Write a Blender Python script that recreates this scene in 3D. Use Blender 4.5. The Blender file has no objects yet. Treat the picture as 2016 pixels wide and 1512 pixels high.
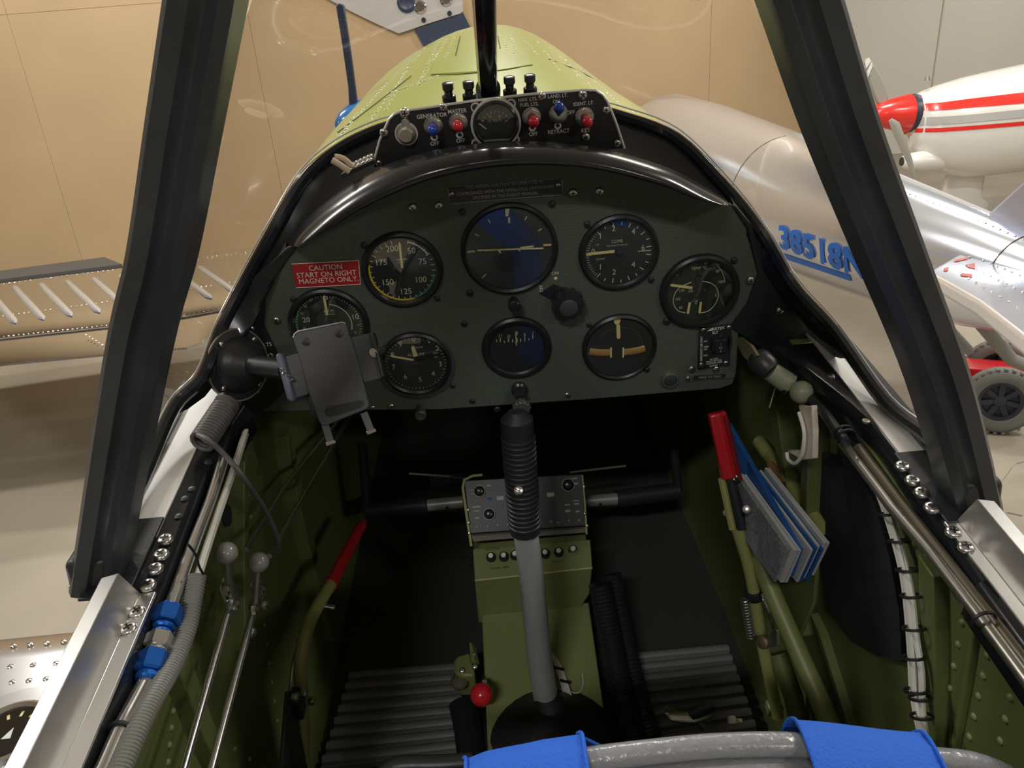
import bpy, math, random
from mathutils import Vector, Matrix, Quaternion
random.seed(7)
scene = bpy.context.scene
COL = scene.collection

# ------------------------------------------------------------------ camera
# pixel frame 2016 x 1512, focal length 1515 px.  Body frame: the trainer's own axes
# (X right, Y to the nose, Z up, origin on the instrument panel face); the tail-wheel aeroplane
# sits nose-up by NOSE degrees on the level hangar floor (world Z = 0).
F, CX, CY = 1515.0, 1008.0, 756.0
NOSE = math.radians(9.0)
_y = Vector(((900 - CX) / F, (CY + 230) / F, -1.0)).normalized()
_t = math.radians(4.3)
_z = Vector((math.cos(_t), math.sin(_t), 0)).cross(_y).normalized()
_x = _y.cross(_z)
RB = Matrix((_x, _y, _z))                      # camera vector -> body vector
def _ray(x, y): return RB @ Vector(((x - CX) / F, (CY - y) / F, -1.0))
CB = -_ray(1013, 683) * 0.86                   # camera position, body frame
RA = Matrix.Rotation(NOSE, 3, 'X')
CW = Vector((CB.x, 0.0, 2.3))                  # camera position, world
MB = Matrix.Translation(CW - RA @ CB) @ RA.to_4x4()
RW = RA @ RB
cam_d = bpy.data.cameras.new('camera')
cam_d.sensor_fit = 'HORIZONTAL'; cam_d.sensor_width = 36.0
cam_d.lens = 36.0 * F / 2016.0
cam_d.clip_start = 0.02; cam_d.clip_end = 200
cam = bpy.data.objects.new('camera', cam_d); COL.objects.link(cam)
cam.matrix_world = Matrix.Translation(CW) @ RW.to_4x4()
scene.camera = cam

# ------------------------------------------------------------------ light
vs = scene.view_settings
vs.view_transform = 'Standard'; vs.look = 'None'; vs.gamma = 1.0; vs.use_curve_mapping = False
vs.exposure = 0.25
world = bpy.data.worlds.new('hangar_air'); scene.world = world; world.use_nodes = True
world.node_tree.nodes['Background'].inputs[0].default_value = (0.80, 0.86, 0.95, 1)
world.node_tree.nodes['Background'].inputs[1].default_value = 0.25
LAMPS = [(-4.2, 2.2, 5.6, 1), (4.4, 2.0, 5.6, 1), (-4.0, 6.6, 5.6, 1), (0.3, 5.4, 5.6, 1), (3.4, 7.4, 5.6, 1), (8.2, 5.6, 5.6, 1), (-1.2, -3.6, 5.6, .7), (4.5, -6.0, 5.6, 1), (9.5, -1.0, 5.6, 1), (-9.5, 2.0, 5.6, 1), (8.6, 11.0, 5.6, .55)]  # unseen lamps; the last is added to brighten the grey rear wall
LAMP_W = 150.0
for k, p in enumerate(LAMPS):
    ld = bpy.data.lights.new('hangar_lamp_light', 'AREA'); ld.shape = 'RECTANGLE'; ld.size = 1.25; ld.size_y = 0.35
    ld.energy = LAMP_W * p[3]; ld.color = (1.0, 0.975, 0.94)
    lo = bpy.data.objects.new('hangar_lamp_light', ld); COL.objects.link(lo); lo.location = p[:3]

# ------------------------------------------------------------------ pixel helpers
def _hit(C, r, k):
    (ax, v), = k.items()
    if ax == 'D': return C + r * v
    i = 'XYZ'.index(ax); return C + r * ((v - C[i]) / r[i])
def P(x, y, **k): return _hit(CB, _ray(x, y), k)                     # body frame
def PW(x, y, **k): return _hit(CW, RA @ _ray(x, y), k)               # world frame
def V(*a): return Vector(a)

# ------------------------------------------------------------------ materials
MATS = {}
def mat(name, col, rough=0.5, metal=0.0, bump=0.0, bscale=200.0, var=0.0, vscale=8.0, spec=0.5, coat=0.0, aniso=None, detail=3.0):
    if name in MATS: return MATS[name]
    m = bpy.data.materials.new(name); m.use_nodes = True; nt = m.node_tree
    b = nt.nodes['Principled BSDF']
    b.inputs['Base Color'].default_value = (*col, 1); b.inputs['Roughness'].default_value = rough
    b.inputs['Metallic'].default_value = metal; b.inputs['Specular IOR Level'].default_value = spec
    b.inputs['Coat Weight'].default_value = coat
    tc = nt.nodes.new('ShaderNodeTexCoord')
    if var > 0:
        n = nt.nodes.new('ShaderNodeTexNoise'); n.inputs['Scale'].default_value = vscale; n.inputs['Detail'].default_value = 4
        r = nt.nodes.new('ShaderNodeMapRange'); r.inputs[1].default_value = 0.3; r.inputs[2].default_value = 0.7
        r.inputs[3].default_value = 1 - var; r.inputs[4].default_value = 1 + var
        mx = nt.nodes.new('ShaderNodeVectorMath'); mx.operation = 'SCALE'; mx.inputs[0].default_value = col
        nt.links.new(tc.outputs['Object'], n.inputs['Vector']); nt.links.new(n.outputs['Fac'], r.inputs[0])
        nt.links.new(r.outputs[0], mx.inputs['Scale']); nt.links.new(mx.outputs[0], b.inputs['Base Color'])
    if bump > 0:
        n2 = nt.nodes.new('ShaderNodeTexNoise'); n2.inputs['Scale'].default_value = bscale; n2.inputs['Detail'].default_value = detail
        bp = nt.nodes.new('ShaderNodeBump'); bp.inputs['Strength'].default_value = bump; bp.inputs['Distance'].default_value = 0.002
        nt.links.new(tc.outputs['Object'], n2.inputs['Vector']); nt.links.new(n2.outputs['Fac'], bp.inputs['Height'])
        nt.links.new(bp.outputs[0], b.inputs['Normal'])
    MATS[name] = m; return m
def glass_mat(name, tint, ior=1.45, rough=0.0, refl=1.0):
    if name in MATS: return MATS[name]
    m = bpy.data.materials.new(name); m.use_nodes = True; nt = m.node_tree
    nt.nodes.remove(nt.nodes['Principled BSDF'])
    tr = nt.nodes.new('ShaderNodeBsdfTransparent'); tr.inputs[0].default_value = (*tint, 1)
    gl = nt.nodes.new('ShaderNodeBsdfGlossy'); gl.inputs['Roughness'].default_value = rough
    gl.inputs[0].default_value = (refl, refl, refl, 1)
    lw = nt.nodes.new('ShaderNodeLayerWeight'); lw.inputs['Blend'].default_value = 0.5      # thin sheet: same from both sides
    pw = nt.nodes.new('ShaderNodeMath'); pw.operation = 'POWER'; pw.inputs[1].default_value = 4.0
    fr = nt.nodes.new('ShaderNodeMapRange'); f0 = ((ior - 1) / (ior + 1)) ** 2 * 2; fr.inputs[3].default_value = f0; fr.inputs[4].default_value = 1.0
    nt.links.new(lw.outputs['Facing'], pw.inputs[0]); nt.links.new(pw.outputs[0], fr.inputs[0])
    mx = nt.nodes.new('ShaderNodeMixShader')
    nt.links.new(fr.outputs[0], mx.inputs[0]); nt.links.new(tr.outputs[0], mx.inputs[1]); nt.links.new(gl.outputs[0], mx.inputs[2])
    nt.links.new(mx.outputs[0], nt.nodes['Material Output'].inputs[0])
    MATS[name] = m; return m

# ------------------------------------------------------------------ mesh builder
def frame_of(axis, hint=None):
    a = Vector(axis).normalized()
    h = Vector(hint) if hint is not None else (Vector((0, 0, 1)) if abs(a.z) < 0.9 else Vector((1, 0, 0)))
    u = (h - a * h.dot(a)).normalized(); w = a.cross(u)
    return u, w, a
def smooth_path(pts, n=6):
    pts = [Vector(p) for p in pts]
    if len(pts) < 3: return pts
    out = []
    for i in range(len(pts) - 1):
        p0 = pts[max(i - 1, 0)]; p1 = pts[i]; p2 = pts[i + 1]; p3 = pts[min(i + 2, len(pts) - 1)]
        for k in range(n):
            t = k / n
            out.append(0.5 * ((2 * p1) + (p2 - p0) * t + (2 * p0 - 5 * p1 + 4 * p2 - p3) * t * t + (3 * p1 - p0 - 3 * p2 + p3) * t ** 3))
    out.append(pts[-1]); return out
def resample(pts, n):
    pts = [Vector(p) for p in pts]
    d = [0.0]
    for a, b in zip(pts, pts[1:]): d.append(d[-1] + (b - a).length)
    out = []; j = 0
    for k in range(n):
        s = d[-1] * k / (n - 1)
        while j < len(d) - 2 and d[j + 1] < s: j += 1
        t = (s - d[j]) / max(d[j + 1] - d[j], 1e-9); out.append(pts[j].lerp(pts[j + 1], t))
    return out
class M:
    def __init__(self): self.v = []; self.f = []; self.mi = []; self.cur = 0
    def face(self, idx): self.f.append(tuple(idx)); self.mi.append(self.cur); return self
    def add(self, vs, fs):
        o = len(self.v); self.v += [Vector(p) for p in vs]
        for f in fs: self.face([o + i for i in f])
        return self
    def box(self, c, s, u=None, w=None):
        c = Vector(c); u = Vector(u).normalized() if u is not None else V(1, 0, 0)
        w = Vector(w) if w is not None else V(0, 1, 0); w = (w - u * w.dot(u)).normalized(); n = u.cross(w)
        a, b, d = u * s[0] / 2, w * s[1] / 2, n * s[2] / 2
        vs = [c + a * i + b * j + d * k for k in (-1, 1) for j in (-1, 1) for i in (-1, 1)]
        return self.add(vs, [(0, 2, 3, 1), (4, 5, 7, 6), (0, 1, 5, 4), (2, 6, 7, 3), (0, 4, 6, 2), (1, 3, 7, 5)])
    def prism(self, poly, off):
        poly = [Vector(p) for p in poly]; off = Vector(off); n = len(poly)
        nrm = Vector((0, 0, 0))
        for i in range(n): nrm += poly[i].cross(poly[(i + 1) % n])
        if nrm.dot(off) > 0: poly = poly[::-1]
        vs = poly + [p + off for p in poly]
        fs = [tuple(range(n)), tuple(range(2 * n - 1, n - 1, -1))] + [(i, i + n, (i + 1) % n + n, (i + 1) % n) for i in range(n)]
        return self.add(vs, fs)
    def loft(self, rings, closed=True, cap=False):
        o = len(self.v); n = len(rings[0])
        for r in rings: self.v += [Vector(p) for p in r]
        for i in range(len(rings) - 1):
            for j in range(n if closed else n - 1):
                a = o + i * n + j; b = o + i * n + (j + 1) % n
                self.face((a, b, b + n, a + n))
        if cap:
            self.face(range(o + n - 1, o - 1, -1)); e = o + (len(rings) - 1) * n; self.face(range(e, e + n))
        return self
    def tube(self, pts, r, n=8, cap=True, sm=0, flat=1.0, up=None):
        pts = smooth_path(pts, sm) if sm else [Vector(p) for p in pts]
        m = len(pts); rs = r if isinstance(r, (list, tuple)) else [r] * m
        if len(rs) != m:
            q = len(rs) - 1; rs = [rs[min(int(i / (m - 1) * q), q - 1)] * (1 - (i / (m - 1) * q - min(int(i / (m - 1) * q), q - 1))) + rs[min(int(i / (m - 1) * q), q - 1) + 1] * (i / (m - 1) * q - min(int(i / (m - 1) * q), q - 1)) for i in range(m)]
        rings = []; u = None
        for i in range(m):
            t = (pts[min(i + 1, m - 1)] - pts[max(i - 1, 0)])
            if t.length < 1e-9: t = V(0, 0, 1)
            t.normalize()
            if u is None: u = frame_of(t, up)[0]
            else:
                u = (u - t * u.dot(t)); u = u.normalized() if u.length > 1e-6 else frame_of(t)[0]
            w = t.cross(u)
            rings.append([pts[i] + (u * math.cos(2 * math.pi * k / n) * flat + w * math.sin(2 * math.pi * k / n)) * rs[i] for k in range(n)])
        return self.loft(rings, True, cap)
    def lathe(self, c, axis, prof, n=24, cap=True, hint=None):
        c = Vector(c); u, w, a = frame_of(axis, hint)
        rings = [[c + a * h + (u * math.cos(2 * math.pi * k / n) + w * math.sin(2 * math.pi * k / n)) * max(r, 1e-5) for k in range(n)] for r, h in prof]
        return self.loft(rings, True, cap)
    def ball(self, c, r, n=16, m=8, sq=1.0, axis=(0, 0, 1)):
        return self.lathe(c, axis, [(r * math.sin(math.pi * i / m), -r * sq * math.cos(math.pi * i / m)) for i in range(m + 1)], n)
    def ring(self, c, axis, ro, ri, h, n=36):
        c = Vector(c); u, w, a = frame_of(axis)
        def rg(r, z): return [c + a * z + (u * math.cos(2 * math.pi * k / n) + w * math.sin(2 * math.pi * k / n)) * r for k in range(n)]
        return self.loft([rg(ri, 0), rg(ro, 0), rg(ro, h), rg(ri, h), rg(ri, 0)])
    def quad(self, a, b, c, d): return self.add([a, b, c, d], [(0, 1, 2, 3)])
    def sheet(self, rows, th=None):
        """rows of points -> grid; th: thickness vector or None"""
        n = len(rows[0]); m = len(rows); o = len(self.v)
        for r in rows: self.v += [Vector(p) for p in r]
        for i in range(m - 1):
            for j in range(n - 1): a = o + i * n + j; self.face((a, a + 1, a + n + 1, a + n))
        if th is not None:
            th = Vector(th); o2 = len(self.v)
            for r in rows: self.v += [Vector(p) + th for p in r]
            for i in range(m - 1):
                for j in range(n - 1): a = o2 + i * n + j; self.face((a, a + n, a + n + 1, a + 1))
            for j in range(n - 1):
                self.face((o + j, o2 + j, o2 + j + 1, o + j + 1)); a = (m - 1) * n + j; self.face((o + a, o + a + 1, o2 + a + 1, o2 + a))
            for i in range(m - 1):
                a = i * n; self.face((o + a, o + a + n, o2 + a + n, o2 + a)); a = i * n + n - 1; self.face((o + a, o2 + a, o2 + a + n, o + a + n))
        return self
    def text(self, s, o, u, v, size, lift=0.0, align='CENTER', bold=0.0):
        """flat lettering: o = centre, u = reading direction, v = up"""
        vs, fs = text_geo(s, align, bold); u = Vector(u); v = Vector(v); n = u.cross(v); o = Vector(o)
        return self.add([o + u * (p[0] * size * .74) + v * (p[1] * size * .80) + n * lift for p in vs], fs)
_TX = {}
def text_geo(s, align, bold):
    k = (s, align, bold)
    if k in _TX: return _TX[k]
    cu = bpy.data.curves.new('lettering', 'FONT'); cu.body = s; cu.align_x = align; cu.align_y = 'CENTER'; cu.size = 1.0
    cu.resolution_u = 3; cu.offset = bold
    ob = bpy.data.objects.new('lettering', cu)
    me = bpy.data.meshes.new_from_object(ob)
    r = ([tuple(v.co[:2]) for v in me.vertices], [tuple(p.vertices) for p in me.polygons])
    bpy.data.objects.remove(ob); bpy.data.curves.remove(cu); bpy.data.meshes.remove(me)
    _TX[k] = r; return r

# ------------------------------------------------------------------ objects
BASE = {}
def thing(name, label, cat, base, group=None, frame=True):
    """Empty at a thing's base; frame True = trainer body frame, False = world"""
    o = bpy.data.objects.new(name, None); o.empty_display_size = 0.02; COL.objects.link(o)
    base = Vector(base); o.matrix_world = (MB if frame else Matrix.Identity(4)) @ Matrix.Translation(base)
    o['label'] = label; o['category'] = cat
    if group: o['group'] = group
    BASE[o.name] = base; return o
def mk(name, m, mats, parent=None, base=None, frame=True, smooth=40, bev=0.0, label=None, cat=None, group=None, kind=None, segs=2):
    me = bpy.data.meshes.new(name)
    if parent is not None: base = BASE[parent.name]
    elif base is None:
        base = sum(m.v, Vector((0, 0, 0))) / len(m.v)
    base = Vector(base)
    me.from_pydata([tuple(p - base) for p in m.v], [], m.f)
    mats = mats if isinstance(mats, (list, tuple)) else [mats]
    for x in mats: me.materials.append(x)
    if len(mats) > 1: me.polygons.foreach_set('material_index', m.mi)
    me.validate(); me.update()
    if smooth:
        me.shade_smooth(); me.set_sharp_from_angle(angle=math.radians(smooth))
    o = bpy.data.objects.new(name, me); COL.objects.link(o)
    if parent is not None: o.parent = parent; BASE[o.name] = base
    else:
        o.matrix_world = (MB if frame else Matrix.Identity(4)) @ Matrix.Translation(base); BASE[o.name] = base
    if bev > 0:
        b = o.modifiers.new('edge', 'BEVEL'); b.width = bev; b.segments = segs; b.limit_method = 'ANGLE'; b.angle_limit = math.radians(40)
    if label: o['label'] = label
    if cat: o['category'] = cat
    if group: o['group'] = group
    if kind: o['kind'] = kind
    return o
def copy_mesh(src, parent, loc):
    """another object with the same mesh, moved inside its parent"""
    c = src.copy(); COL.objects.link(c); c.parent = parent; c.location = loc; return c
def struct(name, m, mats, frame=True, label=None, cat=None, **k):
    o = mk(name, m, mats, frame=frame, **k); o['kind'] = 'structure'
    if label: o['label'] = label
    if cat: o['category'] = cat
    return o

# palette
BLACK = mat('black_gloss_paint', (0.012, 0.014, 0.016), 0.22, coat=0.3, bump=0.03, bscale=60)
BLACK2 = mat('black_satin_metal', (0.018, 0.021, 0.024), 0.42, bump=0.12, bscale=500)
FRAMEB = mat('black_frame_paint', (0.032, 0.037, 0.040), 0.36, bump=0.08, bscale=300, var=0.2, vscale=20)
RUBBER = mat('black_rubber', (0.02, 0.022, 0.024), 0.6, bump=0.1, bscale=300)
CRACKLE = mat('dark_green_crackle_paint', (0.095, 0.115, 0.088), 0.38, bump=0.5, bscale=700, detail=2.0)
GREEN = mat('interior_green_paint', (0.115, 0.145, 0.045), 0.45, bump=0.03, bscale=200, var=0.10, vscale=12)
GREENB = mat('console_green_paint', (0.20, 0.23, 0.085), 0.4, bump=0.1, bscale=600, var=0.08)
LIME = mat('antiglare_lime_paint', (0.58, 0.68, 0.17), 0.30, coat=0.25, var=0.03, vscale=5)
ALU = mat('brushed_aluminium', (0.70, 0.69, 0.66), 0.32, 0.85, bump=0.04, bscale=120, var=0.06, vscale=15)
ALUP = mat('polished_aluminium', (0.80, 0.80, 0.80), 0.10, 1.0, bump=0.05, bscale=6)
ALUW = mat('pale_painted_metal', (0.78, 0.77, 0.73), 0.35, 0.35, var=0.04, vscale=10)
STEEL = mat('steel_screw', (0.72, 0.70, 0.66), 0.28, 1.0)
DSCREW = mat('dark_screw', (0.05, 0.055, 0.055), 0.35, 0.6)
CHROME = mat('chrome', (0.8, 0.8, 0.8), 0.1, 1.0)
WHITE = mat('white_print', (0.75, 0.76, 0.70), 0.6)
CREAM = mat('cream_dial_print', (0.72, 0.70, 0.45), 0.6)
LUME = mat('yellow_lume', (0.85, 0.74, 0.32), 0.6)
DIAL = mat('black_dial_face', (0.020, 0.024, 0.024), 0.6)
RED = mat('red_paint', (0.50, 0.015, 0.02), 0.3, coat=0.2)
REDG = mat('red_gloss_knob', (0.62, 0.02, 0.03), 0.2, coat=0.4)
BLUEG = mat('blue_gloss_knob', (0.02, 0.07, 0.45), 0.2, coat=0.4)
ANBLUE = mat('anodised_blue', (0.02, 0.14, 0.55), 0.3, 0.7)
WEB = mat('blue_webbing', (0.015, 0.13, 0.66), 0.75, bump=0.6, bscale=500)
GLASS = glass_mat('gauge_glass', (0.96, 0.97, 0.96), 1.60)
SCREEN = glass_mat('windscreen_acrylic', (0.84, 0.82, 0.80), 1.38)
# ================================================================== the hangar
CONC = mat('hangar_concrete', (0.295, 0.255, 0.195), 0.5, bump=0.15, bscale=25, var=0.16, vscale=0.9, spec=0.3)
KRAFT = mat('brown_wallboard', (0.47, 0.335, 0.185), 0.75, var=0.05, vscale=1.2, bump=0.05, bscale=40)
GWALL = mat('grey_beige_wall', (0.66, 0.62, 0.54), 0.7, var=0.03, vscale=0.6)
CEILM = mat('white_ceiling', (0.62, 0.61, 0.58), 0.8)
JOINT = mat('dark_joint', (0.16, 0.13, 0.10), 0.9)
fl = struct('floor', M().box((0, 2, -0.1), (36, 34, 0.2)), CONC, frame=False)
for pts in ([(230, 702), (262, 735), (300, 760), (345, 790), (420, 812)], [(1945, 985), (1985, 930), (2016, 905)], [(1985, 1010), (2016, 1015)]):
    q = [PW(x, y, Z=0.0015) for x, y in pts]; q = smooth_path(q, 4)
    q = [p + V(random.uniform(-.012, .012), random.uniform(-.012, .012), 0) for p in q]
    w = V(0.006, 0.004, 0)
    mk('floor_crack', M().sheet([[p - w for p in q], [p + w for p in q]]), JOINT, parent=fl, frame=False)
# brown wallboard wall ahead: full sheets with narrow open joints
wf = struct('wall_front', M().box((-6.15, 9.12, 3.0), (19.8, 0.16, 6.2)), mat('brown_joint', (0.33, 0.23, 0.12), .8), frame=False)
seam = PW(95, 300, Y=9).x
xs = [seam + 2.44 * k for k in range(-5, 6)]
zc = PW(200, 14, Y=9).z
for i in range(len(xs)):
    x0 = xs[i]; x1 = min(xs[i] + 2.44, 3.75)
    if x1 - x0 < 0.1 or x0 < -16: continue
    for z0, z1 in ((0.0, zc), (zc, 6.0)):
        mk('wall_panel', M().box(((x0 + x1) / 2, 9.03, (z0 + z1) / 2), (x1 - x0 - 0.003, 0.025, z1 - z0 - 0.003)), KRAFT, parent=wf, frame=False)
struct('wall_rear', M().box((9, 13.5, 3), (14, 0.2, 6.2)), GWALL, frame=False)
wr = bpy.data.objects['wall_rear']
for px in (1842,):
    x = PW(px, 120, Y=13.39).x
    mk('wall_seam', M().box((x, 13.39, 3), (0.018, 0.02, 6)), mat('wall_seam_paint', (0.54, 0.49, 0.41), 0.7), parent=wr, frame=False)
struct('wall_partition', M().box((3.83, 11.3, 3), (0.16, 4.5, 6.2)), GWALL, frame=False)
struct('wall_right', M().box((16.1, 2, 3), (0.2, 34, 6.2)), GWALL, frame=False)
struct('wall_left', M().box((-16.1, 2, 3), (0.2, 34, 6.2)), GWALL, frame=False)
struct('wall_back', M().box((0, -15.1, 3), (33, 0.2, 6.2)), GWALL, frame=False)
struct('ceiling', M().box((0, 2, 6.15), (36, 34, 0.2)), CEILM, frame=False)
FIX = mat('lamp_housing', (0.7, 0.7, 0.7), 0.5)
for p in LAMPS:
    t = thing('unseen_ceiling_lamp', 'white rectangular hangar lamp hung unseen under the ceiling', 'lamp', (p[0], p[1], p[2] + 0.02), 'unseen hangar ceiling lamps', frame=False)
    mk('lamp_housing', M().prism([V(p[0] - .7, p[1] - .26, p[2] + .02), V(p[0] + .7, p[1] - .26, p[2] + .02), V(p[0] + .7, p[1] + .26, p[2] + .02), V(p[0] - .7, p[1] + .26, p[2] + .02)], (0, 0, .1)), FIX, parent=t)
    mk('hanger_rod', M().tube([V(p[0], p[1], p[2] + .1), V(p[0], p[1], 6.05)], .01), FIX, parent=t)
# ================================================================== the trainer's airframe (body frame)
from mathutils.bvhtree import BVHTree
def rivets(name, pts, nrm, r, m_, parent, h=0.5, n=6):
    """many small round heads in one mesh (too small to pick apart)"""
    m = M()
    for p, d in zip(pts, nrm): m.lathe(p, d, [(r, -r * .1), (r * .8, r * h * .6), (r * .25, r * h)], n)
    return mk(name, m, m_, parent=parent, kind='stuff', smooth=60)
def screw(parent, p, axis, r=0.004, m_=None, name='screw', cross=True):
    """pan-head screw with a cross recess, axis points out of the surface"""
    u, w, a = frame_of(axis); m = M(); p = Vector(p)
    ang = random.uniform(0, 1.5); u2 = u * math.cos(ang) + w * math.sin(ang); w2 = a.cross(u2)
    m.lathe(p, a, [(r, -r * .2), (r, r * .10), (r * .85, r * .32), (r * .5, r * .42)], 14)
    if cross:
        m.cur = 1
        for d in (u2, w2): m.box(p + a * r * .42, (r * 1.05, r * .26, r * .10), d, a.cross(d))
    return mk(name, m, [m_ or STEEL, DSCREW], parent=parent, smooth=50)

# --- fuselage side walls ---------------------------------------------------------
def wall_prof(y):
    k = 1.0 if y < 0.1 else 1.0 - 0.12 * (y - 0.1)
    return [(.312 * k, -.02), (.322 * k, -.10), (.334 * k, -.22), (.338 * k, -.36), (.338 * k, -.48), (.335 * k, -.58), (.325 * k, -.615)]
YS = [-1.15, -.9, -.7, -.5, -.3, -.1, .1, .3, .5, .75, 1.0]
WALL = {}
for s, nm, what in ((-1, 'wall_cockpit_left', 'left'), (1, 'wall_cockpit_right', 'right')):
    m = M(); rings = []
    for y in YS:
        pr = wall_prof(y); out = [(x + .028 + .01 * i, z - .004 * i) for i, (x, z) in enumerate(pr)]
        rings.append([V(s * x, y, z) for x, z in pr] + [V(s * x, y, z) for x, z in out[::-1]])
    if s > 0: rings = [r[::-1] for r in rings]
    n = len(rings[0]); m.loft(rings, True, True)
    o = struct(nm, m, GREEN); WALL[s] = o
    o['label'] = 'green painted %s side wall of the cockpit' % what
# --- floor, firewall, belly -------------------------------------------------------
fl2 = struct('floor_cockpit', M().box((0, -.08, -.63), (.66, 2.2, .03)), mat('dark_floor_paint', (.035, .042, .036), .6))
struct('wall_firewall', M().prism([V(x, 1.02, z) for x, z in ((-.29, -.62), (.29, -.62), (.30, -.35), (.27, -.10), (.16, .02), (0, .06), (-.16, .02), (-.27, -.10), (-.30, -.35))], (0, .02, 0)), mat('dark_firewall', (0.05, 0.06, 0.05), .6))

# --- windscreen base arch (traced per side, distance set by the cowl it sits on) ---
AL = [P(345, 800, Y=-.10), P(400, 740, Y=-.075), P(435, 650, Y=-.03), P(480, 560, Y=.0), P(540, 450, Y=.02), P(600, 350, Y=.05), P(670, 290, Y=.08), P(750, 252, Y=.10), P(810, 240, Y=.11)]
AR = [P(1740, 790, Y=-.17), P(1640, 650, Y=-.075), P(1560, 560, Y=-.02), P(1500, 460, Y=.0), P(1430, 370, Y=.03), P(1330, 270, Y=.07), P(1225, 228, Y=.10), P(1150, 212, Y=.11)]
ATOP = [V(-.045, .118, .228), V(0.0, .12, .232), V(.045, .118, .230)]
PB_L, PB_R = V(-.344, -.30, .012), V(.345, -.30, .012)
ARCHB = [PB_L, V(-.343, -.20, .012)] + AL + ATOP + AR[::-1] + [V(.345, -.235, .012), PB_R]
ARCHB_S = smooth_path(ARCHB, 5)
# --- rear windscreen frame arch (plane Y = -0.3) -----------------------------------
REARL = [V(-.348, -.30, -.005), P(272, 700, Y=-.30), P(320, 500, Y=-.30), P(363, 250, Y=-.30), P(406, 0, Y=-.30), P(449, -250, Y=-.30)]
REARR = [V(.349, -.30, -.005), P(1848, 750, Y=-.30), P(1752, 500, Y=-.30), P(1655, 250, Y=-.30), P(1573, 0, Y=-.30), P(1490, -250, Y=-.30)]
REAR = REARL + [V(-.075, -.30, .525), V(0, -.30, .55), V(.08, -.30, .52)] + REARR[::-1]
REAR_S = smooth_path(REAR, 6)
# frame: grooved black extrusion
m = M(); rings = []
prof = [(-.019, -.030), (-.0115, -.034), (-.008, -.030), (-.0035, -.0275), (.0, -.029), (.004, -.0335), (.015, -.0345), (.019, -.029), (.020, .008), (.016, .012), (-.016, .012), (-.020, .006)]
c0 = V(0, -.30, .1)
for i, p in enumerate(REAR_S):
    t = (REAR_S[min(i + 1, len(REAR_S) - 1)] - REAR_S[max(i - 1, 0)]).normalized()
    w = t.cross(V(0, 1, 0)).normalized()       # outward in the arch plane
    if w.dot(p - c0) < 0: w = -w
    rings.append([p + w * a * .86 + V(0, 1, 0) * (b * .86 + .01) for a, b in prof])
if True: m.loft(rings, True, True)
wsf = struct('window_frame', m, FRAMEB)
wsf['label'] = 'black grooved metal arch framing the rear of the windscreen'
# feet of the arch: black bracket with a flange and screws
for s, scr in ((-1, [(325, 1062), (317, 1092), (305, 1120), (291, 1152)]), (1, [(1777, 918), (1797, 946), (1815, 970), (1835, 1000)])):
    bx = .328 * s
    f = M().prism([V(.314 * s, -.325, .0), V(.314 * s, -.238, .0), V(.346 * s, -.238, .0), V(.352 * s, -.325, .0)], (0, 0, .003))
    fo = mk('arch_foot', f, BLACK2, parent=wsf, bev=.001)
    g = M().prism([V(.330 * s, -.316, .003), V(.330 * s, -.274, .003), V(.360 * s, -.274, .003), V(.362 * s, -.316, .003)], (-.006 * s, 0, .028))
    mk('arch_socket', g, BLACK2, parent=wsf, bev=.004)
    for x, y in scr:
        p = P(x, y, Z=.0035); screw(wsf, p, (0, 0, 1), .0062, STEEL)
# centre strut of the windscreen
SB, ST = P(961, 182, Y=.085), P(953, 0, Y=-.08)
d = (ST - SB); ST2 = V(-.004, -.285, .545)
m = M(); path = smooth_path([SB - V(0, 0, .02), SB, ST, ST2], 5); rings = []
for i, p in enumerate(path):
    t = (path[min(i + 1, len(path) - 1)] - path[max(i - 1, 0)]).normalized(); u = V(1, 0, 0); w = t.cross(u).normalized()
    rings.append([p + u * a + w * b for a, b in ((-.0095, -.004), (-.0075, -.011), (-.003, -.0085), (.002, -.012), (.0085, -.009), (.010, .004), (.006, .010), (-.006, .010))])
m.loft(rings, True, True)
mk('centre_strut', m, BLACK, parent=wsf, smooth=60)
m = M().ring(SB - V(0, 0, .004), d, .0125, .008, .022, 20)
mk('strut_collar', m, BLACK2, parent=wsf)
# glass: ruled between the base arch and the rear arch, left and right of the strut
NB = 61
bb = resample(ARCHB_S, NB); rr = resample(REAR_S, NB)
def pane(nm, i0, i1, lab):
    m = M(); rows = []
    for i in range(i0, i1 + 1):
        a, b = bb[i], rr[i] + V(0, .012, 0); bul = (a + b) / 2 - V(0, -.15, .12); bul.normalize()
        rows.append([a.lerp(b, t) + bul * (.028 * 4 * t * (1 - t)) for t in [k / 14 for k in range(15)]])
    m.sheet(rows)
    o = struct(nm, m, SCREEN, smooth=80); o['label'] = lab; return o
mid = min(range(NB), key=lambda i: abs(bb[i].x))
pane('window_1', 0, mid, 'clear curved windscreen pane left of the black centre strut')
pane('window_2', mid, NB - 1, 'clear curved windscreen pane right of the black centre strut')
# base seal and its bright outer lip
sl = struct('trim_windscreen_seal', M().tube([p + V(0, -.004, .000) for p in ARCHB_S], .0062, 8), BLACK)
sl['label'] = 'black seal along the foot of the windscreen'
lip = M().tube([p + (p - V(0, p.y, -.1)).normalized() * .0068 + V(0, .002, .002) for p in ARCHB_S], .0009, 6)
mk('seal_lip', lip, ALUW, parent=sl)

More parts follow.
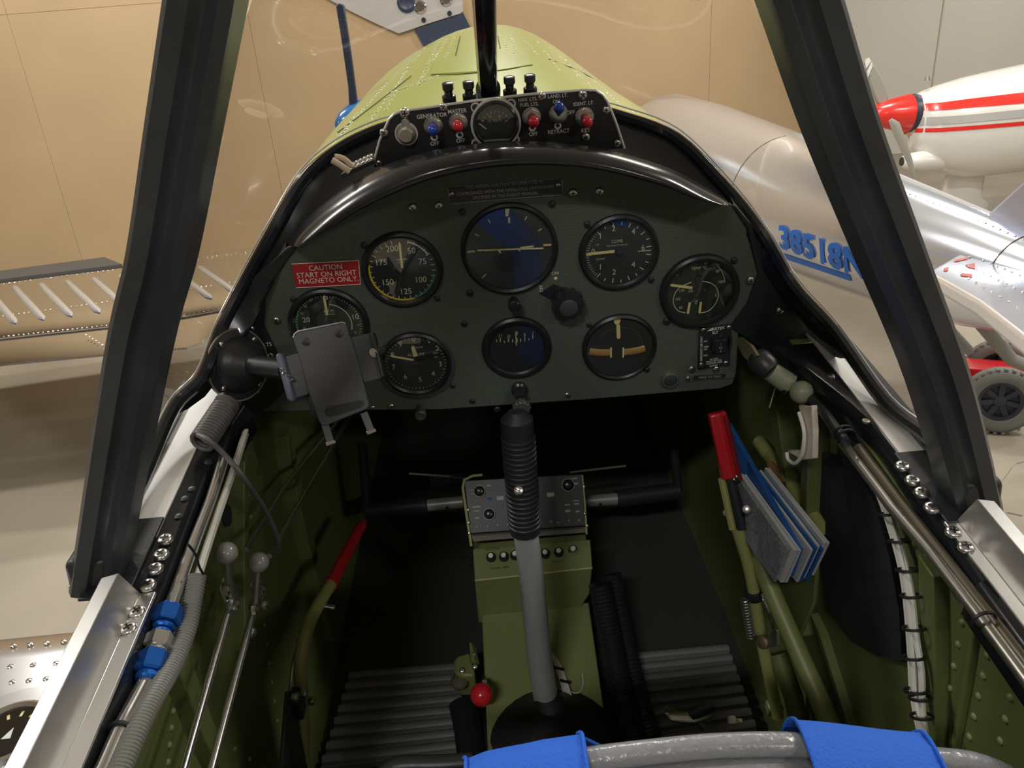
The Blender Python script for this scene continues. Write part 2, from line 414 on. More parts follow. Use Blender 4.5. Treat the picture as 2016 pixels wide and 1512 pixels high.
# --- lime green engine cowl -------------------------------------------------------
sil = [(575, 390), (600, 345), (650, 268), (700, 210), (760, 155), (850, 100), (920, 73), (985, 65), (1040, 73), (1090, 95), (1150, 135), (1200, 174), (1260, 218), (1330, 268), (1400, 340)]
NS = 31
s1 = resample(smooth_path([P(x, y, Y=.55) for x, y in sil], 5), NS)
b0 = [p for p in ARCHB_S if p.z > .10]; s0 = resample(b0, NS)
s0 = [p + V(0, .004, .004) for p in s0]
mids = []
for t in (.25, .5, .75):
    mids.append([a.lerp(b, t) + (V(a.lerp(b, t).x, 0, a.lerp(b, t).z + .05).normalized() * .003 * 4 * t * (1 - t)) for a, b in zip(s0, s1)])
def fwd(y, k, dz): return [V(p.x * k + .02 * 0, y, (p.z + .1) * k - .1 + dz) for p in s1]
SEC = [s0] + mids + [s1, fwd(.75, .965, -.004), fwd(1.0, .88, -.02), fwd(1.25, .74, -.05), fwd(1.4, .55, -.08)]
# add silver sides under the green
def sides(sec, i):
    L, R = sec[0], sec[-1]
    k = 1.0 if L.y < .6 else 1.0 - .5 * (L.y - .6)
    dn = [(.332, -.01), (.385, -.2), (.40, -.5), (.33, -.68)]
    lf = [V(-a * k, L.y, b * k) for a, b in dn][::-1]
    rt = [V(a * k, R.y, b * k) for a, b in dn]
    return lf, rt
m = M(); m.sheet(SEC[::-1]); COWLB = BVHTree.FromPolygons([tuple(v) for v in m.v], m.f)
cw = thing('engine_cowl', 'lime green riveted engine cowl of the aircraft ahead of the windscreen', 'cowl', (0, .7, -.2))
mk('antiglare_top', m, LIME, parent=cw, smooth=80)
m = M(); rowsL = []; rowsR = []
for i, s in enumerate(SEC):
    if i < 2: continue
    lf, rt = sides(s, i); rowsL.append(lf + [s[0]]); rowsR.append([s[-1]] + rt)
m.sheet(rowsL[::-1]); m.sheet(rowsR[::-1]); mk('side_skin', m, ALUP, parent=cw, smooth=80)
m = M(); e = SEC[-1]; m.add(list(e), [tuple(range(len(e)))]); mk('nose_bulkhead', m, mat('dark_blue_nose', (.02, .03, .06), .5), parent=cw)
def on_cowl(x, y):
    r = _ray(x, y).normalized(); h = COWLB.ray_cast(CB, r)
    if h[0] is None: return None, None
    n = h[1] if h[1].dot(r) < 0 else -h[1]; return h[0], n
# access hatch and panel joints
def cowl_line(pts, name, w=.0006, mt=None, n=24):
    q = resample([V(x, y, 0) for x, y in pts], n); L = []; Nn = []
    for p in q:
        h, nn = on_cowl(p.x, p.y)
        if h is not None: L.append(h + nn * .0006); Nn.append(nn)
    if len(L) < 3: return
    m = M().tube(L, w, 5); return mk(name, m, mt or mat('dark_lime_joint', (.10, .12, .03), .8), parent=cw)  # joint drawn as a thin dark lime line
hp = [(856, 124), (850, 147), (905, 146), (985, 138), (1047, 128), (1042, 118)]
hq = resample([V(x, y, 0) for x, y in [(849, 147), (985, 139), (1047, 128)]], 12); ht = resample([V(x, y, 0) for x, y in [(858, 118), (985, 108), (1036, 112)]], 12)
m = M(); rows = []
for k in range(5):
    row = []
    for a, b in zip(hq, ht):
        q = a.lerp(b, k / 4); h, nn = on_cowl(q.x, q.y); row.append(h + nn * .0011)
    rows.append(row)
m.sheet(rows, (0, 0, -.0015)); mk('access_hatch', m, LIME, parent=cw, smooth=60)
cowl_line([(849, 148), (905, 147), (985, 140), (1048, 129)], 'panel_joint')
cowl_line([(897, 110), (906, 72)], 'panel_joint'); cowl_line([(985, 96), (980, 72)], 'panel_joint')
cowl_line([(665, 262), (740, 205), (810, 150)], 'panel_joint'); cowl_line([(1080, 117), (1140, 140), (1175, 160)], 'panel_joint')
pts, nr = [], []
def row(a, b, n, bend=None):
    for k in range(n):
        t = k / (n - 1); x = a[0] + (b[0] - a[0]) * t; y = a[1] + (b[1] - a[1]) * t
        if bend: x += bend[0] * 4 * t * (1 - t); y += bend[1] * 4 * t * (1 - t)
        h, nn = on_cowl(x, y)
        if h is not None: pts.append(h); nr.append(nn)
for a, b, n in (((868, 135), (893, 75), 11), ((853, 118), (880, 78), 8), ((825, 165), (862, 84), 14), ((700, 275), (835, 95), 24), ((760, 215), (800, 135), 10), ((640, 300), (760, 165), 22),
                ((1000, 98), (985, 70), 7), ((1018, 104), (1005, 72), 8), ((1062, 112), (1030, 76), 9), ((1110, 150), (1060, 84), 12), ((1200, 205), (1085, 96), 20), ((1245, 225), (1130, 125), 18), ((1150, 165), (1110, 112), 8),
                ((615, 335), (700, 225), 14), ((1190, 180), (1300, 258), 14), ((860, 150), (760, 185), 9)):
    row(a, b, n)
for c in ((872, 127), (878, 138), (868, 133), (885, 122), (1012, 105), (1020, 112), (1028, 120), (1030, 110), (985, 128), (908, 135)):
    h, nn = on_cowl(*c)
    if h is not None: pts.append(h); nr.append(nn)
rivets('rivet_rows', pts, nr, .0030, mat('lime_rivet_glint', (.80, .84, .50), .25, coat=.4), cw, .35, 8)  # colour lightened to carry the glints on the rivet heads

# --- coaming deck between panel and windscreen -------------------------------------
COAM_U = [(562, 487), (582, 452), (640, 397), (740, 333), (850, 297), (1000, 280), (1150, 287), (1300, 325), (1385, 366), (1441, 402)]
COAM_L = [(582, 490), (634, 458), (700, 415), (780, 375), (870, 343), (1000, 322), (1150, 326), (1290, 358), (1375, 392), (1436, 407)]
NC = 41
cu = resample(smooth_path([P(x, y, Y=.0) for x, y in COAM_U], 5), NC)
arch_mid = [p for p in ARCHB_S if p.z > .02]
dk1 = resample(arch_mid, NC)
ext = [P(470, 640, Y=.0)] + list(cu) + [P(1590, 610, Y=.0)]
dk0 = resample(ext, NC)
m = M(); rows = [[a.lerp(b, t) + V(0, 0, -.008 * (1 - t) - .02 * math.sin(math.pi * t)) for a, b in zip(dk0, dk1)] for t in (0, .2, .4, .6, .8, 1)]
m.sheet(rows); dk = struct('trim_coaming_deck', m, BLACK, smooth=80); dk['label'] = 'glossy black deck between the instrument panel and the windscreen'
# rolled glare shield
cl = resample(smooth_path([P(x, y, Y=-.052) for x, y in COAM_L], 5), NC)
m = M(); rings = []
for i, (a, b) in enumerate(zip(cu, cl)):
    t = i / (NC - 1); k = math.sin(math.pi * t) ** .5 * .9 + .1
    up = (V(a.x, 0, a.z + .05)).normalized(); a2 = a + V(0, .006, 0)
    m1 = a.lerp(b, .45) + up * .007 * k; m2 = a.lerp(b, .85) + up * .008 * k + V(0, -.008 * k, 0)
    bb1 = b + V(0, -.006 * k, 0); b2 = b - up * .006 * k + V(0, .006, 0); c1 = V(b.x * .995, -.012, b.z - .004)
    c2 = V(a.x * .985, .004, min(a.z - .006, b.z + .002))
    rings.append([a2, a.lerp(m1, .5) + up * .001 * k, m1, m1.lerp(m2, .5) + up * .003 * k, m2, bb1, b2, c1, c2])
m.loft(rings, True, True)
gs = mk('glare_shield', m, mat('black_moulded_plastic', (.016, .017, .018), .22, coat=.3, bump=.05, bscale=40), label='glossy black rolled glare shield curving over the instrument panel', cat='glare shield', smooth=70)
sub = gs.modifiers.new('round', 'SUBSURF'); sub.levels = 1; sub.render_levels = 2

# --- sill rails -------------------------------------------------------------------
RAIL = {}
ZR = 0.0
for s, nm, corner in ((-1, 'trim_1', [(-.3, -1.1), (-.297, -.46), (-.298, -.37), (-.296, -.30), (-.298, -.205), (-.297, -.165), (-.290, -.11), (-.284, -.07)]),
                      (1, 'trim_2', [(.306, -1.1), (.306, -.44), (.309, -.39), (.318, -.24), (.316, -.19), (.303, -.128), (.283, -.062), (.275, -.045)])):
    cp = smooth_path([V(x, y, 0) for x, y in corner], 5); m = M(); rings = []
    for p in cp:
        o = s * max(abs(p.x) + .020, .3155 if s < 0 else .3215)
        rings.append([V(o, p.y, .0), V(p.x + s * .003, p.y, .0), V(p.x, p.y, -.003), V(p.x - s * .003, p.y, -.012), V(p.x - s * .004, p.y, -.034), V(p.x + s * .002, p.y, -.042), V(o, p.y, -.044)])
    if s > 0: rings = [r[::-1] for r in rings]
    m.loft(rings, True, True)
    r = struct(nm, m, BLACK, smooth=50); RAIL[s] = r
    r['label'] = 'black sill rail along the %s side of the cockpit' % ('left' if s < 0 else 'right')
    # pale ledge between rail and windscreen foot
    xi, xo = (.314, .346) if s < 0 else (.3195, .341)
    m = M().sheet([[V(s * x, y, .0015) for x in ((xi, xo) if s > 0 else (xi, xo))] for y in (-.26, -.15, -.10, -.055, -.025)], (0, 0, -.003))
    mk('sill_ledge', m, ALUW, parent=r, smooth=30)
    m = M().prism([V(s * (xo - .0), -.27, -.0), V(s * (xo + .014), -.27, 0), V(s * (xo + .016), -.02, 0), V(s * (xo - .0), -.02, 0)], (0, 0, .005))
    mk('seal_strip', m, BLACK2, parent=r)
    # aluminium canopy channel behind the arch
    lo, hi, fx, wx = (.0015, .036, .294, .306) if s < 0 else (.0015, .034, .313, .323)
    ch = [(fx, lo), (wx, lo), (wx, hi), (wx + .0115, hi - .0005), (wx + .0115, hi - .003), (wx + .003, hi - .003), (wx + .003, lo - .003), (fx, lo - .003)]
    rg = [[V(s * x, y, z) for x, z in ch] for y in (-1.1, -.9, -.6, -.322)]
    # sloped front end of the upright flange
    for q in (2, 3, 4, 5): rg[-1][q] = rg[-1][q] + V(0, -.012 - .003 * (q - 2), 0)
    if s < 0: rg = [r_[::-1] for r_ in rg]
    m = M().loft(rg[::-1], True, True); mk('canopy_channel', m, ALU, parent=r, smooth=25, bev=.0006)
    for x, y in ([(270, 1205), (253, 1238)] if s < 0 else [(1877, 1048), (1902, 1078)]): screw(r, P(x, y, Z=.002), (0, 0, 1), .0060, STEEL)
    if s < 0:
        hl = [(378, 963), (364, 982), (352, 1017), (410, 910)]
    else: hl = [(1636, 741), (1705, 829)]
    for x, y in hl:
        q = P(x, y, Z=.0005); mk('rail_fastener', M().lathe(q, (0, 0, 1), [(.0036, -.001), (.0034, .0008), (.0016, .0012)], 12), DSCREW if s < 0 else STEEL, parent=r)
# ================================================================== instrument panel
UX, UZ = V(1, 0, 0), V(0, 0, 1)
AFT = V(0, -1, 0)
def pl(x, y, lift=0.0): p = P(x, y, Y=-lift); return p
ppoly = [(500, 810), (870, 806), (1150, 787), (1418, 765), (1442, 756), (1449, 735), (1455, 640), (1520, 560), (1478, 455), (1440, 402), (1300, 330), (1000, 296), (850, 310), (740, 340), (640, 405), (575, 480), (520, 560), (495, 640), (490, 740)]
ip = thing('instrument_panel', 'dark green crackle-finish instrument panel holding eight round dials', 'panel', (0, 0, -.08))
mk('panel_plate', M().prism([pl(x, y) for x, y in ppoly], (0, .003, 0)), CRACKLE, parent=ip, bev=.0008)
mk('left_gusset', M().prism([pl(x, y, .002) for x, y in [(566, 487), (480, 562), (436, 655), (422, 745), (440, 800), (470, 855), (500, 830), (562, 770), (548, 700), (520, 640), (525, 570), (590, 480)]], (0, .005, 0)), BLACK2, parent=ip, bev=.0015)
mk('right_gusset', M().prism([pl(x, y, .002) for x, y in [(1440, 404), (1470, 450), (1492, 540), (1470, 600), (1436, 645), (1545, 716), (1590, 748), (1642, 712), (1650, 660), (1632, 640), (1560, 562), (1500, 465), (1450, 405)]], (0, .005, 0)), BLACK2, parent=ip, bev=.0015)
# edge strips that run from the panel rim up to the deck
for pts in ([(470, 640), (500, 580), (560, 490)], [(1448, 405), (1520, 510), (1592, 610)]):
    q = resample([P(x, y, Y=.0) for x, y in pts], 8); mk('rim_strip', M().sheet([[p + V(0, -.001, 0) for p in q], [p + V(0, .03, .006) for p in q]], (0, 0, -.002)), mat('grey_rim_metal', (.28, .26, .22), .4, .5), parent=ip)
for x, y, r in [(812, 409, .0042), (864, 405, .0042), (1128, 380, .0045), (1180, 377, .0042), (544, 631, .0042), (494, 648, .0040), (1478, 552, .0047), (1535, 612, .0042), (770, 800, .0036), (733, 803, .0030), (1117, 778, .0036), (533, 700, .0036), (506, 771, .0030), (516, 712, .0028)]:
    screw(ip, pl(x, y, .0015 if 500 < x < 1500 else .003), AFT, r, STEEL)
for x, y, r in [(910, 418, .0034), (1087, 402, .0034), (925, 577, .0036), (914, 638, .0034), (717, 483, .0034), (1156, 442, .0034), (1282, 551, .0034), (1446, 513, .0036), (1313, 633, .0042), (1160, 640, .003), (1274, 728, .0034), (577, 590, .0034), (930, 790, .0034), (861, 588, .003), (979, 806, .004), (891, 760, .003)]:
    screw(ip, pl(x, y, .0015), AFT, r, DSCREW)
mk('gusset_lettering', M().text('TR LTS', pl(519, 679, .0045), UX, UZ, .0078), WHITE, parent=ip)

# --- gauges -----------------------------------------------------------------------
class Gauge:
    def __init__(s, label, px, R, group='round instruments on the panel', fl=.0, name='round_gauge', face=None, rim=.0075):
        s.c = P(px[0], px[1], Y=0); s.R = R; s.t = thing(name, label, 'gauge', s.c + V(0, 0, -R), group)
        c = s.c
        b = M().lathe(c, AFT, [(R - rim + .0015, -.012), (R - rim, -.001), (R - rim, .0032), (R - rim + .002, .0052 + fl), (R - .003, .0056 + fl), (R - .0005, .0036 + fl), (R, .0005), (R, -.001)], 56, cap=False)
        s.bez = mk('bezel', b, mat('black_bezel', (.014, .016, .018), .38, bump=.08, bscale=400), parent=s.t, smooth=35)
        mk('dial_face', M().lathe(c + V(0, -.0006, 0), AFT, [(R - rim + .001, -.0005), (R - rim + .001, 0), (.0001, 0.0)], 48), face or DIAL, parent=s.t)
        s.m = M(); s.m2 = M(); s.Y = -.0013
    def at(s, a, r):      # clock angle in degrees, radius
        return s.c + V(math.sin(math.radians(a)) * r, s.Y, math.cos(math.radians(a)) * r)
    def tick(s, a, r0, r1, w=.0007, m=None):
        p, q = s.at(a, r0), s.at(a, r1); u = (q - p); n = u.normalized().cross(AFT) * w / 2; (m or s.m).quad(p - n, q - n, q + n, p + n)
    def arc(s, a0, a1, r, w, m=None, n=24):
        m = m or s.m; m.sheet([[s.at(a0 + (a1 - a0) * k / n, r - w / 2) for k in range(n + 1)], [s.at(a0 + (a1 - a0) * k / n, r + w / 2) for k in range(n + 1)]])
    def arcs(s, a0, a1, r, w, mt, name): m = M(); s.arc(a0, a1, r, w, m); mk(name, m, mt, parent=s.t, smooth=0)
    def txt(s, t, px, py, size, m=None, rot=0, bold=0.0):
        o = P(px, py, Y=s.Y); u = V(math.cos(rot), 0, math.sin(rot)); v = V(-math.sin(rot), 0, math.cos(rot)); (m or s.m).text(t, o, u, v, size, .0001, bold=bold)
    def needle(s, p0, p1, w0, w1, mt=LUME, y=-.0028, name='needle'):
        a = P(*p0, Y=y); b = P(*p1, Y=y); d = (b - a).normalized(); n = d.cross(AFT)
        L = (b - a).length
        m = M().prism([a - n * w0 / 2, a + n * w0 / 2, b - d * L * .12 + n * w1 / 2, b, b - d * L * .12 - n * w1 / 2], (0, .0006, 0)); return mk(name, m, mt, parent=s.t)
    def done(s, mt=CREAM, hub=True):
        if s.m.v: mk('dial_markings', s.m, mt, parent=s.t, smooth=0)
        if hub: mk('needle_hub', M().lathe(s.c + V(0, -.0015, 0), AFT, [(.0035, 0), (.0035, .0012), (.002, .0018)], 16), DIAL, parent=s.t)
        mk('cover_glass', M().lathe(s.c + V(0, -.0048, 0), AFT, [(s.R - .0050, 0), (.0001, .0004)], 40, cap=False), GLASS, parent=s.t)
# airspeed
g = Gauge('airspeed dial with yellow and green arcs beside the red caution placard', (792, 531), .0425)
for t, x, y in (('200', 772, 490), ('50', 810, 494), ('75', 832, 515), ('100', 828, 551), ('125', 799, 574), ('150', 763, 556), ('175', 750, 517)): g.txt(t, x, y, .0118)
g.txt('AIRSPEED', 791, 511, .0036); g.txt('KNOTS', 790, 517, .0028)
for k in range(31): g.tick(18 + k * 11, .031 if k % 2 else .030, .0345, .0008)
g.arcs(102, 168, .0335, .0018, mat('green_arc', (.05, .30, .10), .6), 'green_arc'); g.arcs(165, 284, .0342, .0024, mat('yellow_arc', (.80, .60, .05), .6), 'yellow_arc')
g.arcs(18, 62, .0322, .0014, WHITE, 'white_arc'); g.arcs(284, 287, .0335, .0024, RED, 'red_line')
g.needle((792, 529), (786, 475), .0024, .0024); g.done(CREAM)
# attitude
AHF = mat('attitude_ball_grey', (.035, .042, .042), .55)
g = Gauge('large attitude indicator with yellow horizon bar above the round compass', (1003, 490), .0505, face=AHF, rim=.006)
for a in (-60, -30, 30, 60): g.tick(a, .035, .0395, .0012)
g.needle((998, 426), (999, 409), .0030, .0042, LUME, -.0022, 'top_index'); g.tick(3, .0285, .0345, .0020)
g.tick(226, .037, .043, .0012)
hb = M()
for a, b, w in (((940, 493), (1070, 489), .0016), ((955, 494), (980, 492), .0012), ((980, 492), (986, 498), .0016), ((1024, 488), (1051, 485), .0016), ((1022, 494), (1025, 488), .0016)):
    p, q = P(*a, Y=-.0028), P(*b, Y=-.0028); n = (q - p).normalized().cross(AFT) * w / 2; hb.prism([p - n, q - n, q + n, p + n], (0, .0005, 0))
mk('horizon_bar', hb, LUME, parent=g.t)
wing = M()
for a, b in (((920, 496), (935, 495)), ((1070, 483), (1085, 482))):
    p, q = P(*a, Y=-.0028), P(*b, Y=-.0028); n = V(0, 0, .001); wing.prism([p - n, q - n, q + n, p + n], (0, .0005, 0))
mk('bank_datum', wing, LUME, parent=g.t)
mk('dark_disc', M().lathe(g.at(200, .010) + V(0, -.0002, 0), AFT, [(.014, 0), (.0001, .0002)], 32), DIAL, parent=g.t)
g.done(CREAM, hub=False)
mk('caging_knob', M().lathe(P(1011, 592, Y=-.001), AFT, [(.0055, 0), (.0055, .006), (.0068, .007), (.0068, .014), (.0055, .0155), (.001, .0158)], 10), mat('black_knob', (.02, .022, .024), .3), parent=g.t, smooth=30)
# vertical speed
g = Gauge('climb rate dial with needle at zero right of the attitude indicator', (1218, 497), .0425)
for t, x, y in (('2', 1208, 450), ('4', 1247, 456), ('1', 1182, 465), ('6', 1266, 488), ('4', 1247, 521), ('2', 1209, 536), ('1', 1182, 526), ('0', 1168, 496)): g.txt(t, x, y, .0112)
g.txt('CLIMB', 1215, 475, .0058); g.txt('THOUSAND FT PER MIN', 1215, 483, .0028); g.txt('UP', 1176, 482, .0036); g.txt('DOWN', 1182, 510, .0036)
for s_ in (1, -1):
    for k in range(1, 11): g.tick(270 + s_ * k * 4.8, .0315, .0345 if k % 5 else .0352, .0005)
    for k in range(9): g.tick(270 + s_ * (48 + k * 15.5), .029 if k % 2 == 0 else .031, .0345, .0010)
g.tick(270, .029, .035, .0016); g.tick(90, .020, .034, .0010)
g.needle((1210, 495), (1153, 501), .0030, .0030); g.done(CREAM)
# rpm
g = Gauge('engine speed dial partly hidden behind the grey phone holder', (648, 638), .0435)
for t, x, y, z in (('20', 603, 630, .0110), ('5', 642, 585, .0120), ('10', 699, 624, .0110), ('6', 657, 581, .0045), ('24', 623, 583, .0045), ('23', 611, 591, .0045), ('22', 601, 603, .0045), ('21', 595, 617, .0045), ('7', 674, 584, .0045), ('8', 688, 595, .0045), ('9', 699, 608, .0045), ('11', 706, 640, .0045), ('12', 700, 655, .0045), ('19', 599, 647, .0045)): g.txt(t, x, y, z)
g.txt('R.P.M.', 648, 613, .0060); g.txt('HUNDREDS', 649, 619, .0028); g.txt('MCL', 646, 637, .0030)
for k in range(60): g.tick(200 + k * 5.4, .0328, .0352, .0005)
g.arcs(250, 312, .0345, .0014, mat('green_arc', (.05, .30, .10), .6), 'green_arc'); g.arc(12, 110, .0245, .0009)
g.needle((644, 620), (637, 580), .0026, .0026); g.done(WHITE)
# altimeter
g = Gauge('altimeter with long pointer near eight beside the phone holder', (819, 715), .0405, rim=.0055)
for t, x, y in (('0', 814, 668), ('1', 844, 671), ('2', 861, 686), ('3', 867, 717), ('4', 853, 736), ('5', 827, 747), ('6', 798, 742), ('7', 775, 723), ('8', 773, 699), ('9', 788, 678)): g.txt(t, x, y, .0112)
g.txt('ALTITUDE', 819, 698, .0056); g.txt('100 FEET', 826, 684, .0030); g.txt('29.9', 857, 695, .0040); g.txt('INS', 858, 703, .0036)
for k in range(50): g.tick(k * 7.2, .0308 if k % 5 == 0 else .0322, .0342, .0005)
g.needle((814, 709), (767, 701), .0022, .0022); g.needle((818, 702), (812, 681), .0048, .0040, LUME, -.0022, 'short_pointer'); g.done(CREAM)
mk('skirt', M().lathe(g.c + V(0, .0, -.004), AFT, [(g.R + .0035, -.001), (g.R + .003, .0022), (g.R - .002, .003)], 48, cap=False), mat('grey_bezel_skirt', (.06, .062, .066), .4), parent=g.t)
mk('setting_knob', M().lathe(P(829, 803, Y=-.001), AFT, [(.005, 0), (.005, .008), (.0065, .009), (.0065, .016), (.0050, .017), (.0045, .0155), (.001, .0155)], 20), mat('knurled_grey', (.10, .105, .10), .4, .4), parent=g.t, smooth=30)
# compass
g = Gauge('round compass with strip of numbers under the attitude indicator', (1017, 684), .0392, rim=.0085)
for t, x, y, z in (('11', 985, 661, .0062), ('10', 1001, 662, .0062), ('9', 1017, 657, .0100), ('8', 1033, 659, .0062), ('7', 1049, 656, .0062)): g.txt(t, x, y, z)
for x, y, h in ((978, 671, 5), (985, 669, 9), (993, 673, 4), (1001, 669, 9), (1009, 671, 6), (1016, 670, 13), (1018, 670, 9), (1025, 670, 7), (1033, 667, 10), (1041, 668, 4), (1049, 663, 9)):
    a, b = P(x, y - h / 2, Y=g.Y), P(x, y + h / 2, Y=g.Y); n = V(.0005, 0, 0); g.m.quad(b - n, b + n, a + n, a - n)
mk('lubber_line', M().box(P(1016, 668, Y=-.0026), (.0010, .0006, .016)), LUME, parent=g.t)
g.done(CREAM, hub=False)
# turn and slip
g = Gauge('turn and slip dial with tan curved tube at lower right of the panel', (1219, 683), .0425, rim=.0050)
bar = []
for a, b in (((1160, 692), (1203, 694)), ((1225, 694), (1270, 686))):
    q = [P(a[0] + (b[0] - a[0]) * k / 6, a[1] + (b[1] - a[1]) * k / 6 + 1.5 * math.sin(math.pi * k / 6), Y=-.0026) for k in range(7)]
    mk('slip_tube', M().tube(q, .0046, 12, flat=.45, up=(0, 1, 0)), mat('tan_tube_fluid', (.42, .24, .08), .35), parent=g.t)
for x in (1203, 1227):
    mk('tube_band', M().box(P(x, 694, Y=-.0046), (.0018, .0006, .013)), LUME, parent=g.t)
g.needle((1217, 640), (1218, 668), .0040, .0042, LUME, -.0030, 'turn_needle')
mk('turn_index', M().prism([P(x, y, Y=-.0022) for x, y in ((1208, 630), (1222, 628), (1221, 634), (1218, 639), (1212, 639), (1209, 635))], (0, .0005, 0)), LUME, parent=g.t)
g.arc(-60, 110, .026, .0004); g.done(mat('grey_dial_line', (.16, .17, .16), .6), hub=False)
# oil
g = Gauge('triple oil temperature and pressure dial at the right end of the panel', (1376, 572), .0435, rim=.0085, fl=.002)
for t, x, y, z in (('40', 1357, 520, .0060), ('60', 1390, 518, .0060), ('20', 1330, 541, .0060), ('80', 1413, 534, .0060), ('100', 1419, 555, .0060), ('TEMP °C', 1376, 528, .0060), ('150', 1342, 572, .0056), ('100', 1334, 589, .0056), ('50', 1340, 606, .0056), ('OIL', 1360, 573, .0052), ('LBS', 1370, 593, .0040), ('PSI', 1370, 598, .0034), ('5', 1409, 582, .0056), ('L', 1388, 571, .0040)): g.txt(t, x, y, z)
def arcpx(px, n=20):
    q = resample(smooth_path([P(x, y, Y=g.Y) for x, y in px], 6), n); g.m.tube(q, .0005, 4)
arcpx([(1315, 566), (1321, 546), (1335, 528), (1356, 513), (1380, 510), (1402, 516), (1418, 530), (1426, 548), (1427, 556)])
arcpx([(1361, 556), (1340, 565), (1328, 580), (1326, 598), (1335, 612), (1350, 616)])
arcpx([(1383, 554), (1398, 557), (1411, 567), (1414, 583), (1408, 599), (1395, 612), (1380, 616)])
g.needle((1363, 567), (1317, 561), .0030, .0028); g.needle((1358, 596), (1354, 619), .0024, .0026, name='left_needle'); g.needle((1380, 595), (1377, 618), .0024, .0026, name='right_needle')
g.arcs(38, 60, .0322, .0012, mat('green_arc', (.05, .30, .10), .6), 'green_arc'); g.done(CREAM, hub=False)

# --- knobs, placards, small panel units ----------------------------------------------
KNOB = mat('black_bakelite', (.02, .023, .025), .25, coat=.2)
t = thing('dimmer_knob', 'large lobed black knob with ON and OFF marks between two dials', 'knob', P(1116, 592, Y=0))
c = P(1116, 592, Y=-.001); m = M(); rings = []
for r, h in ((.0155, 0), (.017, .003), (.017, .013), (.015, .0165), (.010, .017)):
    rings.append([c + AFT * h + V(math.cos(a), 0, math.sin(a)) * (r * (1 + (.08 * math.cos(11 * a) if h < .0168 else 0))) for a in [2 * math.pi * k / 88 for k in range(88)]])
m.loft(rings, True, True); mk('lobed_grip', m, KNOB, parent=t, smooth=50)
mk('knob_cap', M().lathe(c + AFT * .017, AFT, [(.0098, -.001), (.0098, .0014), (.0088, .002), (.0001, .0016)], 32), mat('grey_knob_cap', (.06, .065, .065), .4), parent=t)
m = M().text('ON', P(1093, 538, Y=-.0005), UX, UZ, .0065).text('OFF', P(1066, 568, Y=-.0005), UZ, -UX, .0065)
mk('knob_lettering', m, WHITE, parent=t, smooth=0)
mk('on_dot', M().lathe(P(1094, 548, Y=-.0005), AFT, [(.0019, 0), (.0015, .0004)], 12), LUME, parent=t)
mk('off_line', M().box(P(1077, 574, Y=-.0007), (.0065, .0004, .0012)), mat('pale_blue_mark', (.40, .52, .55), .6), parent=t)
mk('knob_base', M().prism([P(x, y, Y=-.0012) for x, y in ((1062, 578), (1090, 560), (1120, 572), (1120, 606), (1085, 590))], (0, .0012, 0)), KNOB, parent=t)
mk('knob_stop', M().lathe(P(1112, 620, Y=-.001), AFT, [(.0042, 0), (.0042, .005), (.002, .006)], 10), KNOB, parent=t)
t = thing('compass_caging_knob', 'scalloped black knob on a stem below the round compass', 'knob', P(1025, 790, Y=0))
a, b = P(1022, 760, Y=-.001), P(1025, 790, Y=-.022)
mk('knob_stem', M().lathe(P(1022, 765, Y=-.001), AFT, [(.0095, 0), (.0095, .004), (.007, .006), (.007, .014)], 20), KNOB, parent=t)
c = P(1026, 796, Y=-.016); m = M(); rings = []
for r, h in ((.0085, 0), (.0100, .002), (.0100, .009), (.0085, .011), (.0072, .011), (.0068, .0095)):
    rings.append([c + AFT * h + V(math.cos(q), 0, math.sin(q)) * (r * (1 + (.07 * math.cos(11 * q) if .001 < h < .0105 else 0))) for q in [2 * math.pi * k / 66 for k in range(66)]])
m.loft(rings, True, True); mk('scalloped_rim', m, mat('worn_black_knob', (.10, .105, .095), .35, .3), parent=t, smooth=50)

REDP = mat('red_placard', (.42, .018, .022), .45)
t = thing('caution_placard', 'red placard in white capitals on starting with the right magneto', 'placard', P(645, 566, Y=0))
mk('placard_plate', M().prism([pl(x, y, .0012) for x, y in ((583, 567), (710, 560), (706, 513), (574, 520))], (0, .0012, 0)), REDP, parent=t)
m = M()
ctr = [P(642, y, Y=-.0014) for y in (527, 540, 552)]
ru = (P(706, 536, Y=0) - P(579, 543, Y=0)).normalized()
for s_, p in zip(('CAUTION', 'START ON RIGHT', 'MAGNETO ONLY.'), (P(641, 527, Y=-.0014), P(643, 540, Y=-.0014), P(647, 552, Y=-.0014))): m.text(s_, p, ru, V(-ru.z, 0, ru.x), .0104)
mk('placard_lettering', m, WHITE, parent=t, smooth=0)
m = M()
for a, b in (((706, 513), (710, 560)), ((574, 520), (706, 513)), ((583, 567), (710, 560))): m.tube([pl(*a, .0014), pl(*b, .0014)], .0004, 4)
mk('placard_edge', m, WHITE, parent=t)
t = thing('limitations_plate', 'black engraved plate about operating limitations under the glare shield', 'placard', P(995, 400, Y=0))
LP = [(886, 401), (1106, 383), (1107, 355), (882, 372)]
mk('plate', M().prism([pl(x, y, .001) for x, y in LP], (0, .001, 0)), mat('dark_grey_plate', (.035, .038, .040), .4), parent=t)
m = M(); q = [pl(x, y, .0012) for x, y in LP]; m.tube([q[3], q[0], q[1], q[2]], .0007, 5); mk('plate_edge', m, mat('grey_edge', (.4, .4, .38), .4, .5), parent=t)
ru = (P(1106, 383, Y=0) - P(886, 401, Y=0)).normalized(); rv = V(-ru.z, 0, ru.x); m = M()
for s_, x, y, z in (('THIS AEROPLANE MUST BE OPERATED IN', 993, 363, .0073), ('COMPLIANCE WITH THE OPERATING LIMITATIONS', 995, 375, .0073), ('SPECIFIED IN THE FLIGHT MANUAL.', 996, 385, .0073)): m.text(s_, P(x, y, Y=-.0014), ru, rv, z * .77)
